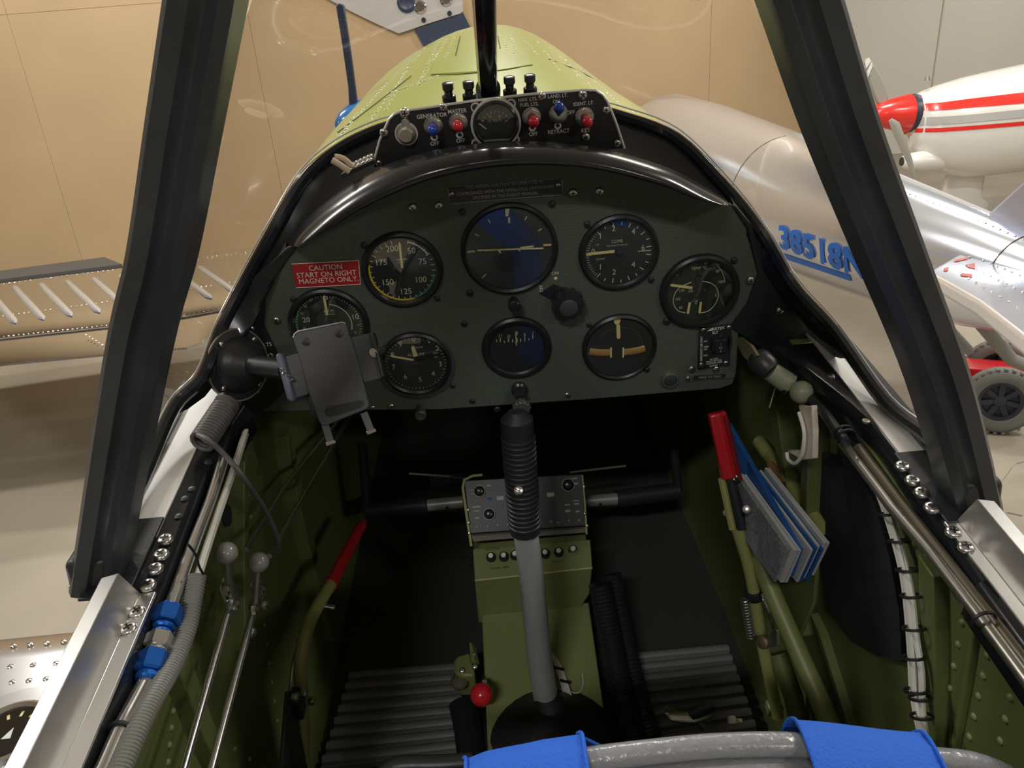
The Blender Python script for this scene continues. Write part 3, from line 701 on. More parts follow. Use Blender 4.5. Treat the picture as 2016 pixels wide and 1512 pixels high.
mk('plate_lettering', m, mat('grey_print', (.42, .44, .42), .6), parent=t, smooth=0)
for x, y in ((889, 382), (1099, 364)): screw(t, pl(x, y, .0016), AFT, .0024, STEEL)
# emergency beacon switch unit
t = thing('beacon_switch_unit', 'small black emergency beacon switch box below the oil dial', 'switch unit', P(1405, 735, Y=0))
EP = [(1374, 727), (1437, 718), (1441, 640), (1378, 648)]
mk('unit_face', M().prism([pl(x, y, .004) for x, y in EP], (0, .004, 0)), mat('black_unit_face', (.022, .024, .026), .4), parent=t, bev=.0006)
ru = (P(1437, 718, Y=0) - P(1374, 727, Y=0)).normalized(); rv = V(-ru.z, 0, ru.x); m = M()
m.prism([P(x, y, Y=-.0043) for x, y in ((1392, 652), (1403, 645), (1404, 651))], (0, .0001, 0))
m.text('ARTEX', P(1414, 647, Y=-.0043), ru, rv, .0062, bold=.02).text('ELT', P(1408, 655, Y=-.0043), ru, rv, .0056, bold=.02)
m.text('EMERGENCY USE ONLY', P(1381, 687, Y=-.0043), rv, -ru, .0042, bold=.01)
for s_, x, y in (('ON', 1389, 672), ('ARM/', 1390, 683), ('OFF', 1389, 688), ('TEST', 1389, 700)): m.text(s_, P(x, y, Y=-.0043), ru, rv, .0034, bold=.01)
for s_, y in (('TO TEST:', 707), ('PRESS TEST FOR', 711), ('1 SECOND THEN', 715), ('RELEASE', 720)): m.text(s_, P(1406 - (y - 707) * .1, y, Y=-.0043), ru, rv, .0034, bold=.01)
mk('unit_lettering', m, WHITE, parent=t, smooth=0)
rk = mk('rocker_switch', M().prism([pl(x, y, .0075) for x, y in ((1407, 697), (1432, 694), (1433, 668), (1408, 671))], (0, .004, 0)), KNOB, parent=t, bev=.0008)
m = M().text('I', P(1419, 678, Y=-.0078), ru, rv, .004).text('O', P(1419, 685, Y=-.0078), ru, rv, .006).text('II', P(1419, 692, Y=-.0078), ru, rv, .004); mk('rocker_lettering', m, WHITE, parent=rk, smooth=0)
m = M()
for a, b in (((1402, 667), (1405, 690)), ((1436, 663), (1438, 684))): m.box((P(*a, Y=-.007) + P(*b, Y=-.007)) / 2, (.0022, .006, .015))
mk('switch_guard', m, KNOB, parent=t)
mk('warning_light', M().ball(P(1418, 662, Y=-.0045), .0018, 10, 6), mat('dark_red_lens', (.12, .01, .02), .2), parent=t)
for x, y in ((1385, 650), (1435, 645), (1381, 718), (1429, 715)): screw(t, pl(x, y, .0046), AFT, .0028, STEEL)
for x, y in ((1362, 727), (1410, 727)): screw(ip, pl(x, y, .0015), AFT, .0042, STEEL)
t = thing('talk_placard', 'rounded metal placard PRESS TO TALK at the panel bottom right', 'placard', P(1396, 748, Y=0))
q0, q1 = P(1355, 745, Y=-.0015), P(1440, 739, Y=-.0015); ru = (q1 - q0).normalized(); rv = V(-ru.z, 0, ru.x); h = .0042
def stad(a, b, h, lift): return [a + V(0, -lift, 0) + (-ru * math.sin(k * math.pi / 8) + rv * math.cos(k * math.pi / 8)) * h for k in range(9)] + [b + V(0, -lift, 0) + (ru * math.sin(k * math.pi / 8) - rv * math.cos(k * math.pi / 8)) * h for k in range(9)]
mk('placard_plate', M().prism(stad(q0, q1, h, 0), (0, .0015, 0)), mat('dull_steel', (.35, .34, .30), .35, .8), parent=t)
mk('black_inlay', M().prism([q0.lerp(q1, .12) + rv * s_ * .003 + V(0, -.0003, 0) for s_ in (1, -1)] + [q0.lerp(q1, .86) + rv * s_ * .003 + V(0, -.0003, 0) for s_ in (-1, 1)], (0, .0003, 0)), DIAL, parent=t)
mk('placard_lettering', M().text('PRESS TO TALK', q0.lerp(q1, .50) + V(0, -.0005, 0), ru, rv, .0052), mat('grey_print', (.42, .44, .42), .6), parent=t, smooth=0)
screw(t, q0 + V(0, -.0006, 0), AFT, .0028, STEEL)
t = thing('talk_button', 'round black push button in a metal ring on the panel bottom edge', 'button', P(1319, 750, Y=0))
c = P(1319, 747, Y=-.001)
mk('button_ring', M().lathe(c, AFT, [(.0105, -.001), (.0105, .002), (.0092, .004), (.0080, .004), (.0078, .001)], 32, cap=False), mat('dull_steel', (.35, .34, .30), .35, .8), parent=t)
mk('button_cap', M().lathe(c, AFT, [(.0078, -.001), (.0078, .003), (.0060, .0042), (.0001, .0036)], 28), mat('dark_green_button', (.03, .05, .045), .4), parent=t)

# --- overhead switch panel on top of the coaming ------------------------------------
YS2 = .022
def ps(x, y, lift=0.0): return P(x, y, Y=YS2 - lift)
t = thing('switch_panel', 'black upper switch panel with silver edge standing on the glare shield', 'panel', ps(978, 300))
SPP = [(733, 330), (748, 275), (766, 235), (776, 225), (790, 219), (930, 199), (1040, 186), (1150, 177), (1172, 178), (1186, 186), (1196, 200), (1212, 240), (1229, 292)]
mk('panel_plate', M().prism([ps(x, y) for x, y in SPP], (0, .004, 0)), mat('black_switch_panel', (.022, .024, .026), .4, bump=.06, bscale=500), parent=t)
mk('silver_edge', M().tube([ps(x, y, .0004) for x, y in SPP], .0013, 6), ALUW, parent=t)
for x, y, r in ((873, 211, .0040), (1067, 190, .0042), (1147, 187, .0046), (1193, 217, .0038), (1153, 270, .0042), (756, 262, .0044), (1215, 282, .0036), (746, 322, .0034), (797, 223, .0052)): screw(t, ps(x, y, .001), AFT, r, STEEL)
ru = (P(1150, 177, Y=YS2) - P(800, 216, Y=YS2)).normalized(); ru = V(1, 0, .01).normalized(); rv = V(-ru.z, 0, ru.x); m = M()
for s_, x, y in (('GENERATOR', 850, 228), ('MASTER', 900, 219), ('OFF', 856, 283), ('OFF', 907, 277), ('NAV. LTS.', 1039, 196), ('FUEL LTS.', 1042, 206), ('OFF', 1050, 264), ('LAND. LT.', 1098, 189), ('ON', 1095, 200), ('OFF', 1123, 222), ('RETRACT', 1100, 259), ('IDENT. LT.', 1149, 204), ('KEY', 1153, 257)):
    m.text(s_, ps(x, y, .0004), ru, rv, .0068 if y > 210 else .0058, bold=.012)
mk('panel_lettering', m, WHITE, parent=t, smooth=0)
NUT = mat('switch_nut', (.55, .55, .53), .28, 1.0)
def toggle(x, y, col, tip, nutoff=(0, 0)):
    c = ps(x, y); ax = (V(-.05, -1, -.12)).normalized()
    b = mk('switch_nut', M().lathe(c, AFT, [(.0092, 0), (.0092, .0022), (.0075, .0028)], 24).lathe(c + AFT * .0025, AFT, [(.0085, 0), (.0085, .0028), (.0065, .0034), (.0040, .0034)], 6), NUT, parent=t, smooth=25)
    e = ps(tip[0], tip[1], .016); s0 = c + AFT * .004; d = (e - s0).normalized()
    mk('switch_lever', M().tube([s0, e], [.0022, .0032], 10), NUT, parent=b)
    mk('switch_tip', M().lathe(s0 + d * ((e - s0).length * .45), d, [(.0026, 0), (.0042, .002), (.0052, .006), (.0050, .0095), (.0034, .012), (.0008, .0128)], 18), col, parent=b, smooth=60)
def bulb(x, y): mk('led_ring', M().ring(ps(x, y, .0003), AFT, .0036, .0018, .0010, 18), WHITE, parent=t)
toggle(853, 247, BLUEG, (852, 255)); toggle(902, 240, REDG, (901, 248)); toggle(1046, 229, REDG, (1051, 239)); toggle(1099, 223, BLUEG, (1101, 211)); toggle(1150, 229, REDG, (1156, 240))
for x, y in ((855, 270), (905, 265), (1048, 251), (1098, 247)): bulb(x, y)
bt = mk('push_button', M().lathe(ps(800, 263), AFT, [(.0100, 0), (.0100, .0015), (.0085, .002), (.0078, .007), (.0060, .0085), (.0001, .0082)], 28), mat('worn_silver_button', (.55, .52, .47), .35, .8), parent=t)
mk('button_ring', M().ring(ps(800, 263, .0003), AFT, .0112, .0100, .0008, 30), WHITE, parent=bt)
mk('led_ring', M().lathe(ps(798, 241, .0003), AFT, [(.0040, 0), (.0040, .002), (.0022, .0026)], 16), mat('worn_silver_button', (.55, .52, .47), .35, .8), parent=t)
# voltmeter
v = thing('voltmeter', 'small black voltmeter with white ring in the middle of the switch panel', 'gauge', ps(976, 285))
c = ps(976, 243, .001)
mk('white_ring', M().ring(c, AFT, .0245, .0222, .0022, 44), ALUW, parent=v)
mk('meter_bezel', M().lathe(c, AFT, [(.0222, 0), (.0222, .004), (.0200, .006), (.0185, .0045), (.0180, .001)], 44, cap=False), KNOB, parent=v)
mk('dial_face', M().lathe(c, AFT, [(.0185, 0), (.0185, .001), (.0001, .001)], 36), DIAL, parent=v)
m = M()
for s_, x, y, z in (('16', 964, 229, .0042), ('20', 983, 229, .0042), ('8', 951, 238, .0042), ('24', 996, 238, .0042), ('DC VOLTS', 974, 238, .0038)): m.text(s_, P(x, y, Y=YS2 - .0024), UX, UZ, z)
for k in range(9):
    a = math.radians(-62 + k * 15.5); p = c + AFT * .0016 + V(math.sin(a), 0, math.cos(a)) * .0135 + V(0, 0, -.003); q = p + V(math.sin(a), 0, math.cos(a)) * .002; n = V(math.cos(a), 0, -math.sin(a)) * .0003; m.quad(p - n, p + n, q + n, q - n)
mk('dial_markings', m, mat('grey_print', (.42, .44, .42), .6), parent=v, smooth=0)
mk('needle', M().tube([P(943, 243, Y=YS2 - .003), P(957, 254, Y=YS2 - .003)], .0005, 5), WHITE, parent=v)
mk('cover_glass', M().lathe(c + AFT * .0052, AFT, [(.0195, 0), (.0001, .0006)], 36, cap=False), GLASS, parent=v)
for x, y in ((936, 211), (1006, 204), (937, 282), (1014, 275)): mk('meter_lug', M().ring(ps(x, y, .0004), AFT, .0046, .0032, .0012, 18), ALUW, parent=v); screw(v, ps(x, y, .0014), AFT, .0032, DSCREW)
for k, (x, y, w_) in enumerate(((884, 192, 'leftmost'), (924, 189, 'second from the left'), (1004, 180, 'third from the left'), (1044, 176, 'rightmost'))):
    b = P(x, y, Y=.04); u = thing('breaker_knob', 'small black pull knob on top of the switch panel, %s of four' % w_, 'knob', b, 'pull knobs above the switch panel')
    mk('knob_flange', M().lathe(b, (0, -.1, 1), [(.0050, -.03), (.0050, -.004), (.0068, -.004), (.0068, .0015), (.0060, .002)], 16), KNOB, parent=u)
    mk('knob_cap', M().lathe(b, (0, -.1, 1), [(.0042, .001), (.0040, .006), (.0056, .008), (.0056, .0135), (.0046, .0140)], 12), KNOB, parent=u, smooth=30)
# terminal strip on the deck, left of the switch panel
u = thing('terminal_strip', 'black terminal strip with silver screws left of the switch panel', 'wiring', P(690, 338, Y=.02))
q = [P(672, 352, Y=.012), P(738, 322, Y=.012), P(736, 308, Y=.035), P(690, 330, Y=.035)]
mk('strip_base', M().prism(q, (0, 0, .004)), KNOB, parent=u)
for k in range(6):
    for j in (0, 1):
        p = q[0].lerp(q[1], .12 + k * .15).lerp(q[3].lerp(q[2], .12 + k * .15), .25 + .5 * j) + V(0, 0, .004); screw(u, p, (0, 0, 1), .0030, STEEL)
m = M().tube([P(690, 346, Y=.012) + V(0, 0, .004), P(672, 340, Y=.012) + V(0, 0, .008), P(657, 335, Y=.012) + V(0, 0, .010)], .0032, 8, sm=3); mk('terminal_lug', m, mat('tan_lug', (.62, .48, .34), .5), parent=u)
m = M().tube([P(700, 340, Y=.02) + V(0, 0, .004), P(680, 330, Y=.02) + V(0, 0, .009), P(663, 328, Y=.02) + V(0, 0, .010)], .0028, 8, sm=3); mk('terminal_lug', m, mat('tan_lug', (.62, .48, .34), .5), parent=u)
# ================================================================== things in the cockpit
GREY = mat('grey_plastic', (.078, .081, .086), .5, bump=.15, bscale=900)
DKGREY = mat('dark_plastic', (.022, .024, .026), .4, bump=.1, bscale=600)
WIRE = mat('white_cable', (.62, .61, .54), .5)
TIE = mat('black_lacing', (.01, .01, .01), .5)
SILT = mat('silver_tube', (.74, .73, .70), .2, .95)
def dirn(a, b): return (Vector(b) - Vector(a)).normalized()
def tie(parent, pts_at, d, r, name='cable_tie'):
    return mk(name, M().lathe(pts_at, d, [(r * .9, -.0012), (r * 1.06, -.001), (r * 1.06, .001), (r * .9, .0012)], 12, cap=False), TIE, parent=parent)
def px_path(pts, **k): return [P(x, y, **k) for x, y in pts]

# --- phone holder ------------------------------------------------------------------
DP = .735
t = thing('phone_holder', 'empty grey phone holder on a round suction base at the panel left end', 'phone holder', P(470, 715, Y=-.005))
bc = P(468, 718, Y=-.040); bn = V(.82, -.52, .20).normalized()
mk('suction_base', M().lathe(bc, bn, [(.0365, -.006), (.0375, 0), (.0365, .003), (.030, .004), (.0285, .009), (.0265, .013), (.020, .019), (.0145, .024), (.0125, .026), (.010, .0265)], 40), DKGREY, parent=t, smooth=40)
mk('base_rim', M().ring(bc + bn * .0002, bn, .0385, .0370, .002, 40), mat('brown_edge', (.22, .19, .12), .5), parent=t)
bu, bw, _ = frame_of(bn)
for a in (20, 110, 200, 300): screw(t, bc + bn * .0062 + (bu * math.cos(math.radians(a)) + bw * math.sin(math.radians(a))) * .0315, bn, .0032, STEEL)
h0 = bc + bn * .022; h1 = P(566, 728, D=.752)
mk('holder_arm', M().tube([h0, h0.lerp(h1, .12), h1], [.0115, .0105, .0105], 20), DKGREY, parent=t)
def dpoly(px, D, th, mt, nm, bev=.0012, par=None):
    q = [P(x, y, D=D) for x, y in px]; r = (_ray(1008, 756)).normalized(); return mk(nm, M().prism(q, r * th), mt, parent=par or t, bev=bev)
plate = dpoly([(577, 668), (579, 658), (586, 652), (674, 634), (681, 637), (686, 656), (686, 661), (690, 662), (726, 794), (726, 801), (720, 806), (641, 838), (633, 838), (628, 830), (606, 770), (590, 705)], DP, .007, GREY, 'cradle_plate')
mk('cradle_edge', M().tube([P(x, y, D=DP - .001) for x, y in [(577, 665), (580, 657), (587, 652), (674, 634.5), (680, 637)]], .0008, 6), mat('worn_edge', (.45, .45, .45), .35, .5), parent=plate)
rc = [P(x, y, D=DP - .0005) for x, y in [(639, 807), (645, 801), (708, 788), (716, 791), (716, 798), (710, 803), (650, 822), (641, 818)]]
mk('rubber_pad', M().prism(rc, _ray(1008, 756).normalized() * .001), RUBBER, parent=plate)
for x, y in ((603, 673), (668, 657)): mk('cradle_rivet', M().lathe(P(x, y, D=DP), -_ray(x, y).normalized(), [(.0040, 0), (.0038, .0012), (.002, .0016)], 16), DKGREY, parent=plate)
rc = [P(x, y, D=DP + .004) for x, y in [(548, 706), (592, 694), (618, 772), (578, 786), (570, 780)]]
mk('side_arm', M().prism(rc, _ray(1008, 756).normalized() * .004), GREY, parent=t, bev=.0008)
rc = [P(x, y, D=DP + .003) for x, y in [(688, 664), (733, 655), (755, 744), (716, 754)]]
mk('side_arm', M().prism(rc, _ray(1008, 756).normalized() * .004), GREY, parent=t, bev=.0008)
mk('left_jaw', M().prism([P(x, y, D=DP - .004) for x, y in [(541, 699), (549, 694), (556, 700), (579, 788), (572, 792), (564, 785)]], _ray(1008, 756).normalized() * .016), mat('blue_grey_plastic', (.13, .15, .20), .3), parent=t, bev=.002)
mk('jaw_spring', M().tube([P(553, 727, D=DP - .006) + V(.002 * math.cos(k), 0, .002 * math.sin(k)) + V(.0004, -.0001, -.0006) * k for k in range(22)], .0009, 6), CHROME, parent=t)
mk('right_jaw', M().prism([P(x, y, D=DP - .004) for x, y in [(729, 656), (735, 653), (757, 742), (750, 746)]], _ray(1008, 756).normalized() * .014), DKGREY, parent=t, bev=.0015)
mk('jaw_screw', M().tube([P(735, 695, D=DP - .002), P(752, 686, D=DP + .01)], [.0048, .0042], 12), CHROME, parent=t)
for a, b in (((640, 836), (651, 872)), ((716, 812), (731, 850))):
    p, q = P(*a, D=DP + .003), P(*b, D=DP + .003); d = dirn(p, q)
    lg = mk('support_foot', M().box((p + q) / 2, ((q - p).length, .0072, .003), d, _ray(*a).cross(d)), GREY, parent=t, bev=.0006)
    u = _ray(*a).cross(d).normalized(); mk('foot_lip', M().box(q - _ray(*a).normalized() * .003, (.0038, .0095, .009), d, u), CHROME, parent=lg, bev=.0008)
# behind the plate, the sliding back
dpoly([(602, 770), (628, 765), (640, 800), (625, 828), (612, 820)], DP + .012, .004, DKGREY, 'sliding_back')

# --- coiled lead --------------------------------------------------------------------
t = thing('coiled_lead', 'grey coiled lead hanging from the phone holder base onto the left sill', 'cable', P(410, 830, X=-.30))
a, b = P(449, 792, Z=.022), P(397, 872, Z=.016); d = dirn(a, b); u, w, _ = frame_of(d); n = 15; pts = []
for k in range(n * 12 + 1):
    q = 2 * math.pi * k / 12; pts.append(a.lerp(b, k / (n * 12)) + (u * math.cos(q) + w * math.sin(q)) * .0105)
mk('coil', M().tube(pts, .0024, 6), mat('grey_cord', (.13, .12, .115), .5), parent=t)
tail = [pts[-1], P(412, 868, Z=.026), P(440, 893, Z=.01), P(475, 935, X=-.262), P(520, 1000, X=-.264), P(543, 1050, X=-.268), P(548, 1075, X=-.275)]
mk('lead_tail', M().tube(tail, .0026, 8, sm=6), mat('grey_cord', (.13, .12, .115), .5), parent=t)

# --- left sill plumbing ---------------------------------------------------------------
t = thing('fluid_line', 'silver tube with blue anodised fittings running under the left sill', 'pipe', P(300, 1290, X=-.29))
up = px_path([(440, 905), (415, 985), (385, 1062), (358, 1135), (334, 1200)], X=-.286); lo = px_path([(287, 1342), (262, 1390), (238, 1436), (205, 1512), (160, 1610)], X=-.286)
mk('upper_tube', M().tube(up, .0052, 12, sm=4), SILT, parent=t); mk('lower_tube', M().tube(lo, .0058, 12, sm=4), SILT, parent=t)
a, b = up[-1], lo[0]; d = dirn(a, b); L = (b - a).length
def nut(p, ln, r, mt, nm, n=6): return mk(nm, M().lathe(p, d, [(r * .85, 0), (r, .0015), (r, ln - .0015), (r * .85, ln)], n), mt, parent=t, smooth=20)
nut(a - d * .002, L * .24, .0112, ANBLUE, 'blue_nut'); nut(a + d * L * .23, L * .07, .0085, ANBLUE, 'blue_sleeve', 16); nut(a + d * L * .31, L * .06, .0078, ANBLUE, 'blue_sleeve', 16)
nut(a + d * L * .36, L * .20, .0102, SILT, 'union_body'); nut(a + d * L * .56, L * .07, .008, SILT, 'union_neck', 16)
nut(a + d * L * .62, L * .27, .0112, ANBLUE, 'blue_nut'); nut(a + d * L * .89, L * .10, .0085, ANBLUE, 'blue_sleeve', 16)
tie(t, lo[2], dirn(lo[1], lo[3]), .0075)
t = thing('corrugated_conduit', 'grey corrugated conduit beside the fluid line on the left side', 'conduit', P(320, 1340, X=-.275))
pts = smooth_path(px_path([(388, 1135), (380, 1180), (371, 1227), (352, 1282), (329, 1329), (300, 1378), (275, 1428), (248, 1490), (215, 1570)], X=-.274), 14)
pts = resample(pts, 420); mk('conduit', M().tube(pts, [.0066 + .0009 * math.cos(2 * math.pi * i / 6) for i in range(420)], 12), mat('grey_conduit', (.25, .245, .22), .4), parent=t, smooth=60)
t = thing('left_wire_bundle', 'laced white wire bundle under the front of the left sill', 'cable', P(410, 1000, X=-.28))
for k, (dx, dz) in enumerate(((0, 0), (.004, .002), (.002, -.004), (.006, -.003), (.008, .002))):
    q = px_path([(480, 850), (462, 905), (432, 990), (405, 1070), (386, 1130), (378, 1150)], X=-.279); mk('wire', M().tube([p + V(dx * .5, 0, dz) for p in q], .0014, 6, sm=5), WIRE, parent=t)
m = M().tube(px_path([(370, 1072), (384, 1090), (392, 1115), (400, 1130)], X=-.268), .0011, 6, sm=4); mk('lacing_cord', m, TIE, parent=t)

# --- throttle quadrant ----------------------------------------------------------------
BALL = mat('grey_ball_knob', (.22, .215, .20), .25, coat=.3); LINK = mat('dull_steel_link', (.42, .41, .38), .35, .9)
t = thing('throttle_quadrant', 'pair of grey ball-topped levers on the left cockpit wall', 'lever', P(470, 1190, X=-.29))
for (x, y), (bx, by), xx in (((446, 1089), (452, 1178), -.272), ((509, 1107), (502, 1192), -.262)):
    c = P(x, y, X=xx); e = P(bx, by, X=xx - .012)
    b = mk('ball_lever', M().tube([e, c], [.0035, .0028], 8), LINK, parent=t); mk('ball_knob', M().ball(c, .0100, 24, 14), BALL, parent=b, smooth=80)
m = M()
for bx, by, xx in ((440, 1165, -.287), (456, 1165, -.287), (498, 1160, -.282), (512, 1162, -.282)):
    c = P(bx, by, X=xx); m2 = M().prism([c + V(0, -.008, -.012), c + V(0, .008, -.012), c + V(0, .006, .012), c + V(0, -.006, .012)], (.0025, 0, 0)); mk('quadrant_plate', m2, LINK, parent=t, bev=.001)
for bx, by in ((442, 1162), (461, 1190), (512, 1160), (518, 1190), (497, 1200)):
    c = P(bx, by, X=-.27); mk('pivot_nut', M().lathe(c, (1, 0, 0), [(.005, 0), (.005, .004), (.003, .005)], 6), STEEL, parent=t, smooth=20)
t = thing('throttle_push_rods', 'two steel push rods running back along the left cockpit wall', 'rod', P(420, 1400, X=-.31))
mk('push_rod', M().tube(px_path([(454, 1190), (362, 1512), (338, 1600)], X=-.285), .0034, 10), SILT, parent=t)
mk('push_rod', M().tube(px_path([(501, 1195), (417, 1512), (395, 1600)], X=-.278), .0036, 10), SILT, parent=t)
for p in ((454, 1190), (501, 1195), (493, 1245)): mk('rod_end', M().ball(P(*p, X=-.282), .0062, 12, 8), LINK, parent=t)
t = thing('forward_control_rods', 'pair of thin grey rods slanting forward from the throttle levers', 'rod', P(560, 1060, X=-.28))
mk('control_rod', M().tube([P(484, 1082, X=-.285), P(560, 960, X=-.290), P(640, 860, X=-.29), P(690, 800, X=-.29)], .003, 8), LINK, parent=t)
mk('control_rod', M().tube([P(530, 1095, X=-.272), P(552, 1055, X=-.275), P(645, 895, X=-.285), P(700, 800, X=-.29)], .0032, 8), LINK, parent=t)

# --- brake lever ------------------------------------------------------------------------
OLIVE = mat('olive_tube_paint', (.30, .31, .11), .35, coat=.2)
t = thing('brake_lever', 'bent olive lever with a red sleeve beside the left cockpit wall', 'lever', P(590, 1400, X=-.285))
q = [P(595, 1500, X=-.292), P(596, 1440, X=-.29), P(594, 1380, X=-.287), P(592, 1310, X=-.283), P(601, 1250, X=-.278), P(622, 1200, X=-.272), P(650, 1152, X=-.264)]
mk('lever_tube', M().tube(q, .0082, 14, sm=5), OLIVE, parent=t); mk('red_sleeve', M().tube([q[-1], P(702, 1050, X=-.25), P(712, 1033, X=-.247), P(716, 1028, X=-.246)], [.0092, .0088, .0080, .0045], 16), RED, parent=t)
a = P(636, 1192, X=-.268); mk('lever_clip', M().box(a, (.03, .006, .004), V(.8, 0, -.35)), LINK, parent=t, bev=.001)
m = M().tube([P(592, 1260, X=-.29), P(578, 1300, X=-.29), P(572, 1350, X=-.29), P(565, 1380, X=-.29)], .0022, 8, sm=4); mk('brake_cable', m, LINK, parent=t)
b = P(585, 1385, X=-.285); mk('pivot_bracket', M().box(b, (.012, .02, .036)), BLACK2, parent=t, bev=.002)
for dx in (-12, 6, 20): mk('pivot_bolt', M().lathe(P(590 + dx, 1360 + abs(dx), X=-.275), (1, -.3, .2), [(.005, 0), (.005, .005), (.003, .006)], 6), STEEL, parent=t, smooth=20)
mk('ratchet_plate', M().prism(px_path([(560, 1362), (575, 1358), (585, 1440), (600, 1512), (548, 1512)], X=-.29), (.004, 0, 0)), BLACK2, parent=t, bev=.001)

# --- control stick ------------------------------------------------------------------------
t = thing('control_stick', 'steel control stick with ribbed black grip in the middle of the cockpit', 'control stick', V(.01, -.085, -.6))
s0 = V(.011, -.085, -.59); s2 = P(1016, 806, Y=-.03); sm_ = P(1034, 1043, Y=-.051)
ax = dirn(s0, s2)
mk('steel_tube', M().tube([s0, P(1062, 1300, Y=-.073), P(1046, 1130, Y=-.058), sm_], [.0175, .0170, .0158, .0152], 24), mat('steel_stick_tube', (.52, .55, .55), .38, .45), parent=t, smooth=60)
nr_ = 150; pr = []
for i in range(nr_):
    h = i / (nr_ - 1); rad = .0190 + (.0012 if (i // 3) % 2 else 0) if 6 < i < 120 else .0188
    if i > 140: rad *= 1 - (i - 140) * .06
    pr.append((rad, (s2 - sm_).length * h))
mk('ribbed_grip', M().lathe(sm_ - dirn(sm_, s2) * .002, dirn(sm_, s2), pr, 28), mat('black_rubber_grip', (.02, .023, .025), .45, bump=.1, bscale=400), parent=t, smooth=25)
g0 = P(1021, 966, Y=-.064); mk('grip_screw', M().lathe(g0, -_ray(1021, 966).normalized(), [(.0058, -.004), (.0058, .001), (.0045, .002)], 18), STEEL, parent=t)
mk('screw_slot', M().box(g0 - _ray(1021, 966).normalized() * .0022, (.009, .0012, .0006), V(.8, .0, -.6), V(.5, .5, .6)), DSCREW, parent=bpy.data.objects[[o.name for o in t.children if o.name.startswith('grip_screw')][0]])
bp_ = [[V(.012 + rx * math.cos(a), -.095 + ry * math.sin(a), z) for a in [2 * math.pi * k / 24 for k in range(24)]] for rx, ry, z in ((.125, .085, -.615), (.115, .078, -.585), (.09, .066, -.568), (.06, .05, -.556), (.035, .032, -.54), (.021, .021, -.52), (.0175, .0175, -.515))]
mk('gaiter', M().loft(bp_, True, True), mat('black_leather_gaiter', (.012, .013, .015), .5, bump=.3, bscale=60), parent=t, smooth=60)

# --- centre pedestal and radio ------------------------------------------------------------
t = thing('centre_pedestal', 'olive green centre console box with a row of small round jacks', 'console', V(.005, .1, -.6))
zt0, zt1, y0, y1 = -.437, -.422, .082, .128
q = [P(935, 1142, Y=y0), P(1166, 1117, Y=y0), P(1162, 1062, Y=y1), P(931, 1081, Y=y1)]
mk('console_top', M().prism(q, (0, .0, -.004)), GREENB, parent=t, bev=.001)
q2 = [P(935, 1142, Y=y0 + .001), P(1166, 1117, Y=y0 + .001), P(1161, 1170, Y=y0 + .001), P(1138, 1205, Y=y0 + .001), P(942, 1227, Y=y0 + .001)]
mk('console_box', M().prism(q2, (0, .12, 0)), GREENB, parent=t, bev=.002)
mk('console_lip', M().tube([P(935, 1143, Y=y0 - .001), P(1166, 1118, Y=y0 - .001)], .0016, 6), mat('worn_olive_edge', (.42, .42, .18), .35), parent=t)
nn = (q[1] - q[0]).cross(q[3] - q[0]).normalized()
if nn.z < 0: nn = -nn
for x, y in ((967, 1098), (992, 1097), (1014, 1094), (1073, 1091), (1100, 1088), (1128, 1084)):
    # meet the sloped top plate
    r = _ray(x, y); tt = (q[0] - CB).dot(nn) / r.dot(nn); c = CB + r * tt
    j = mk('jack', M().lathe(c, nn, [(.0078, 0), (.0074, .003), (.0062, .008), (.0050, .009)], 16), STEEL if x == 1128 else DKGREY, parent=t)
    mk('jack_core', M().lathe(c + nn * .0088, nn, [(.0040, 0), (.0036, .002), (.0016, .0024)], 12), WHITE, parent=j)
m = M()
for s_, x, y in (('INTERCOM', 970, 1081), ('PHONE', 975, 1119), ('MIKE', 996, 1117), ('HEADSET', 1098, 1106)):
    r = _ray(x, y); tt = (q[0] - CB).dot(nn) / r.dot(nn); c = CB + r * tt + nn * .0006; ru = dirn(q[0], q[1]); m.text(s_, c, ru, nn.cross(ru), .0060)
mk('console_lettering', m, mat('dark_print', (.05, .06, .03), .6), parent=t, smooth=0)
tn = [P(944, 1228, Y=.085), P(1160, 1172, Y=.085), V(.098, .085, -.61), V(-.088, .085, -.61)]
mk('tunnel_skin', M().prism([V(-.080, .09, -.535), V(.092, .09, -.535), V(.085, -.30, -.600), V(-.080, -.30, -.600)], (0, 0, -.02)), GREENB, parent=t, bev=.002)
for x, y in ((1160, 1275), (1156, 1281), (1180, 1372), (983, 1452)): screw(t, P(x, y, Z=-.57), (0, -.15, 1), .0036, STEEL)
mk('slot_strip', M().box(P(970, 1378, Z=-.575), (.010, .075, .003)), DIAL, parent=t)
u = thing('radio_unit', 'dark radio rack with knobs and small labels behind the stick', 'radio', V(.005, .2, -.42))
q = [P(925, 1052, Y=.138), P(1155, 1036, Y=.138), P(1146, 932, Y=.195), P(912, 945, Y=.195)]
nn = (q[1] - q[0]).cross(q[3] - q[0]).normalized(); nn = nn if nn.y < 0 else -nn
mk('rack_face', M().prism(q, -nn * .06), mat('radio_black', (.012, .014, .018), .35), parent=u, bev=.002)
def onr(x, y, lift=.001): r = _ray(x, y); tt = (q[0] - CB).dot(nn) / r.dot(nn); return CB + r * tt + nn * lift
mk('rack_edge', M().tube([onr(x, y) for x, y in ((928, 1075), (918, 1010), (911, 960), (914, 945), (930, 937), (950, 935))], .0022, 8), mat('worn_olive_edge', (.42, .42, .18), .35), parent=u)
mk('rack_edge', M().tube([onr(x, y) for x, y in ((1155, 1052), (1151, 985), (1146, 935))], .0016, 8), mat('worn_olive_edge', (.42, .42, .18), .35), parent=u)
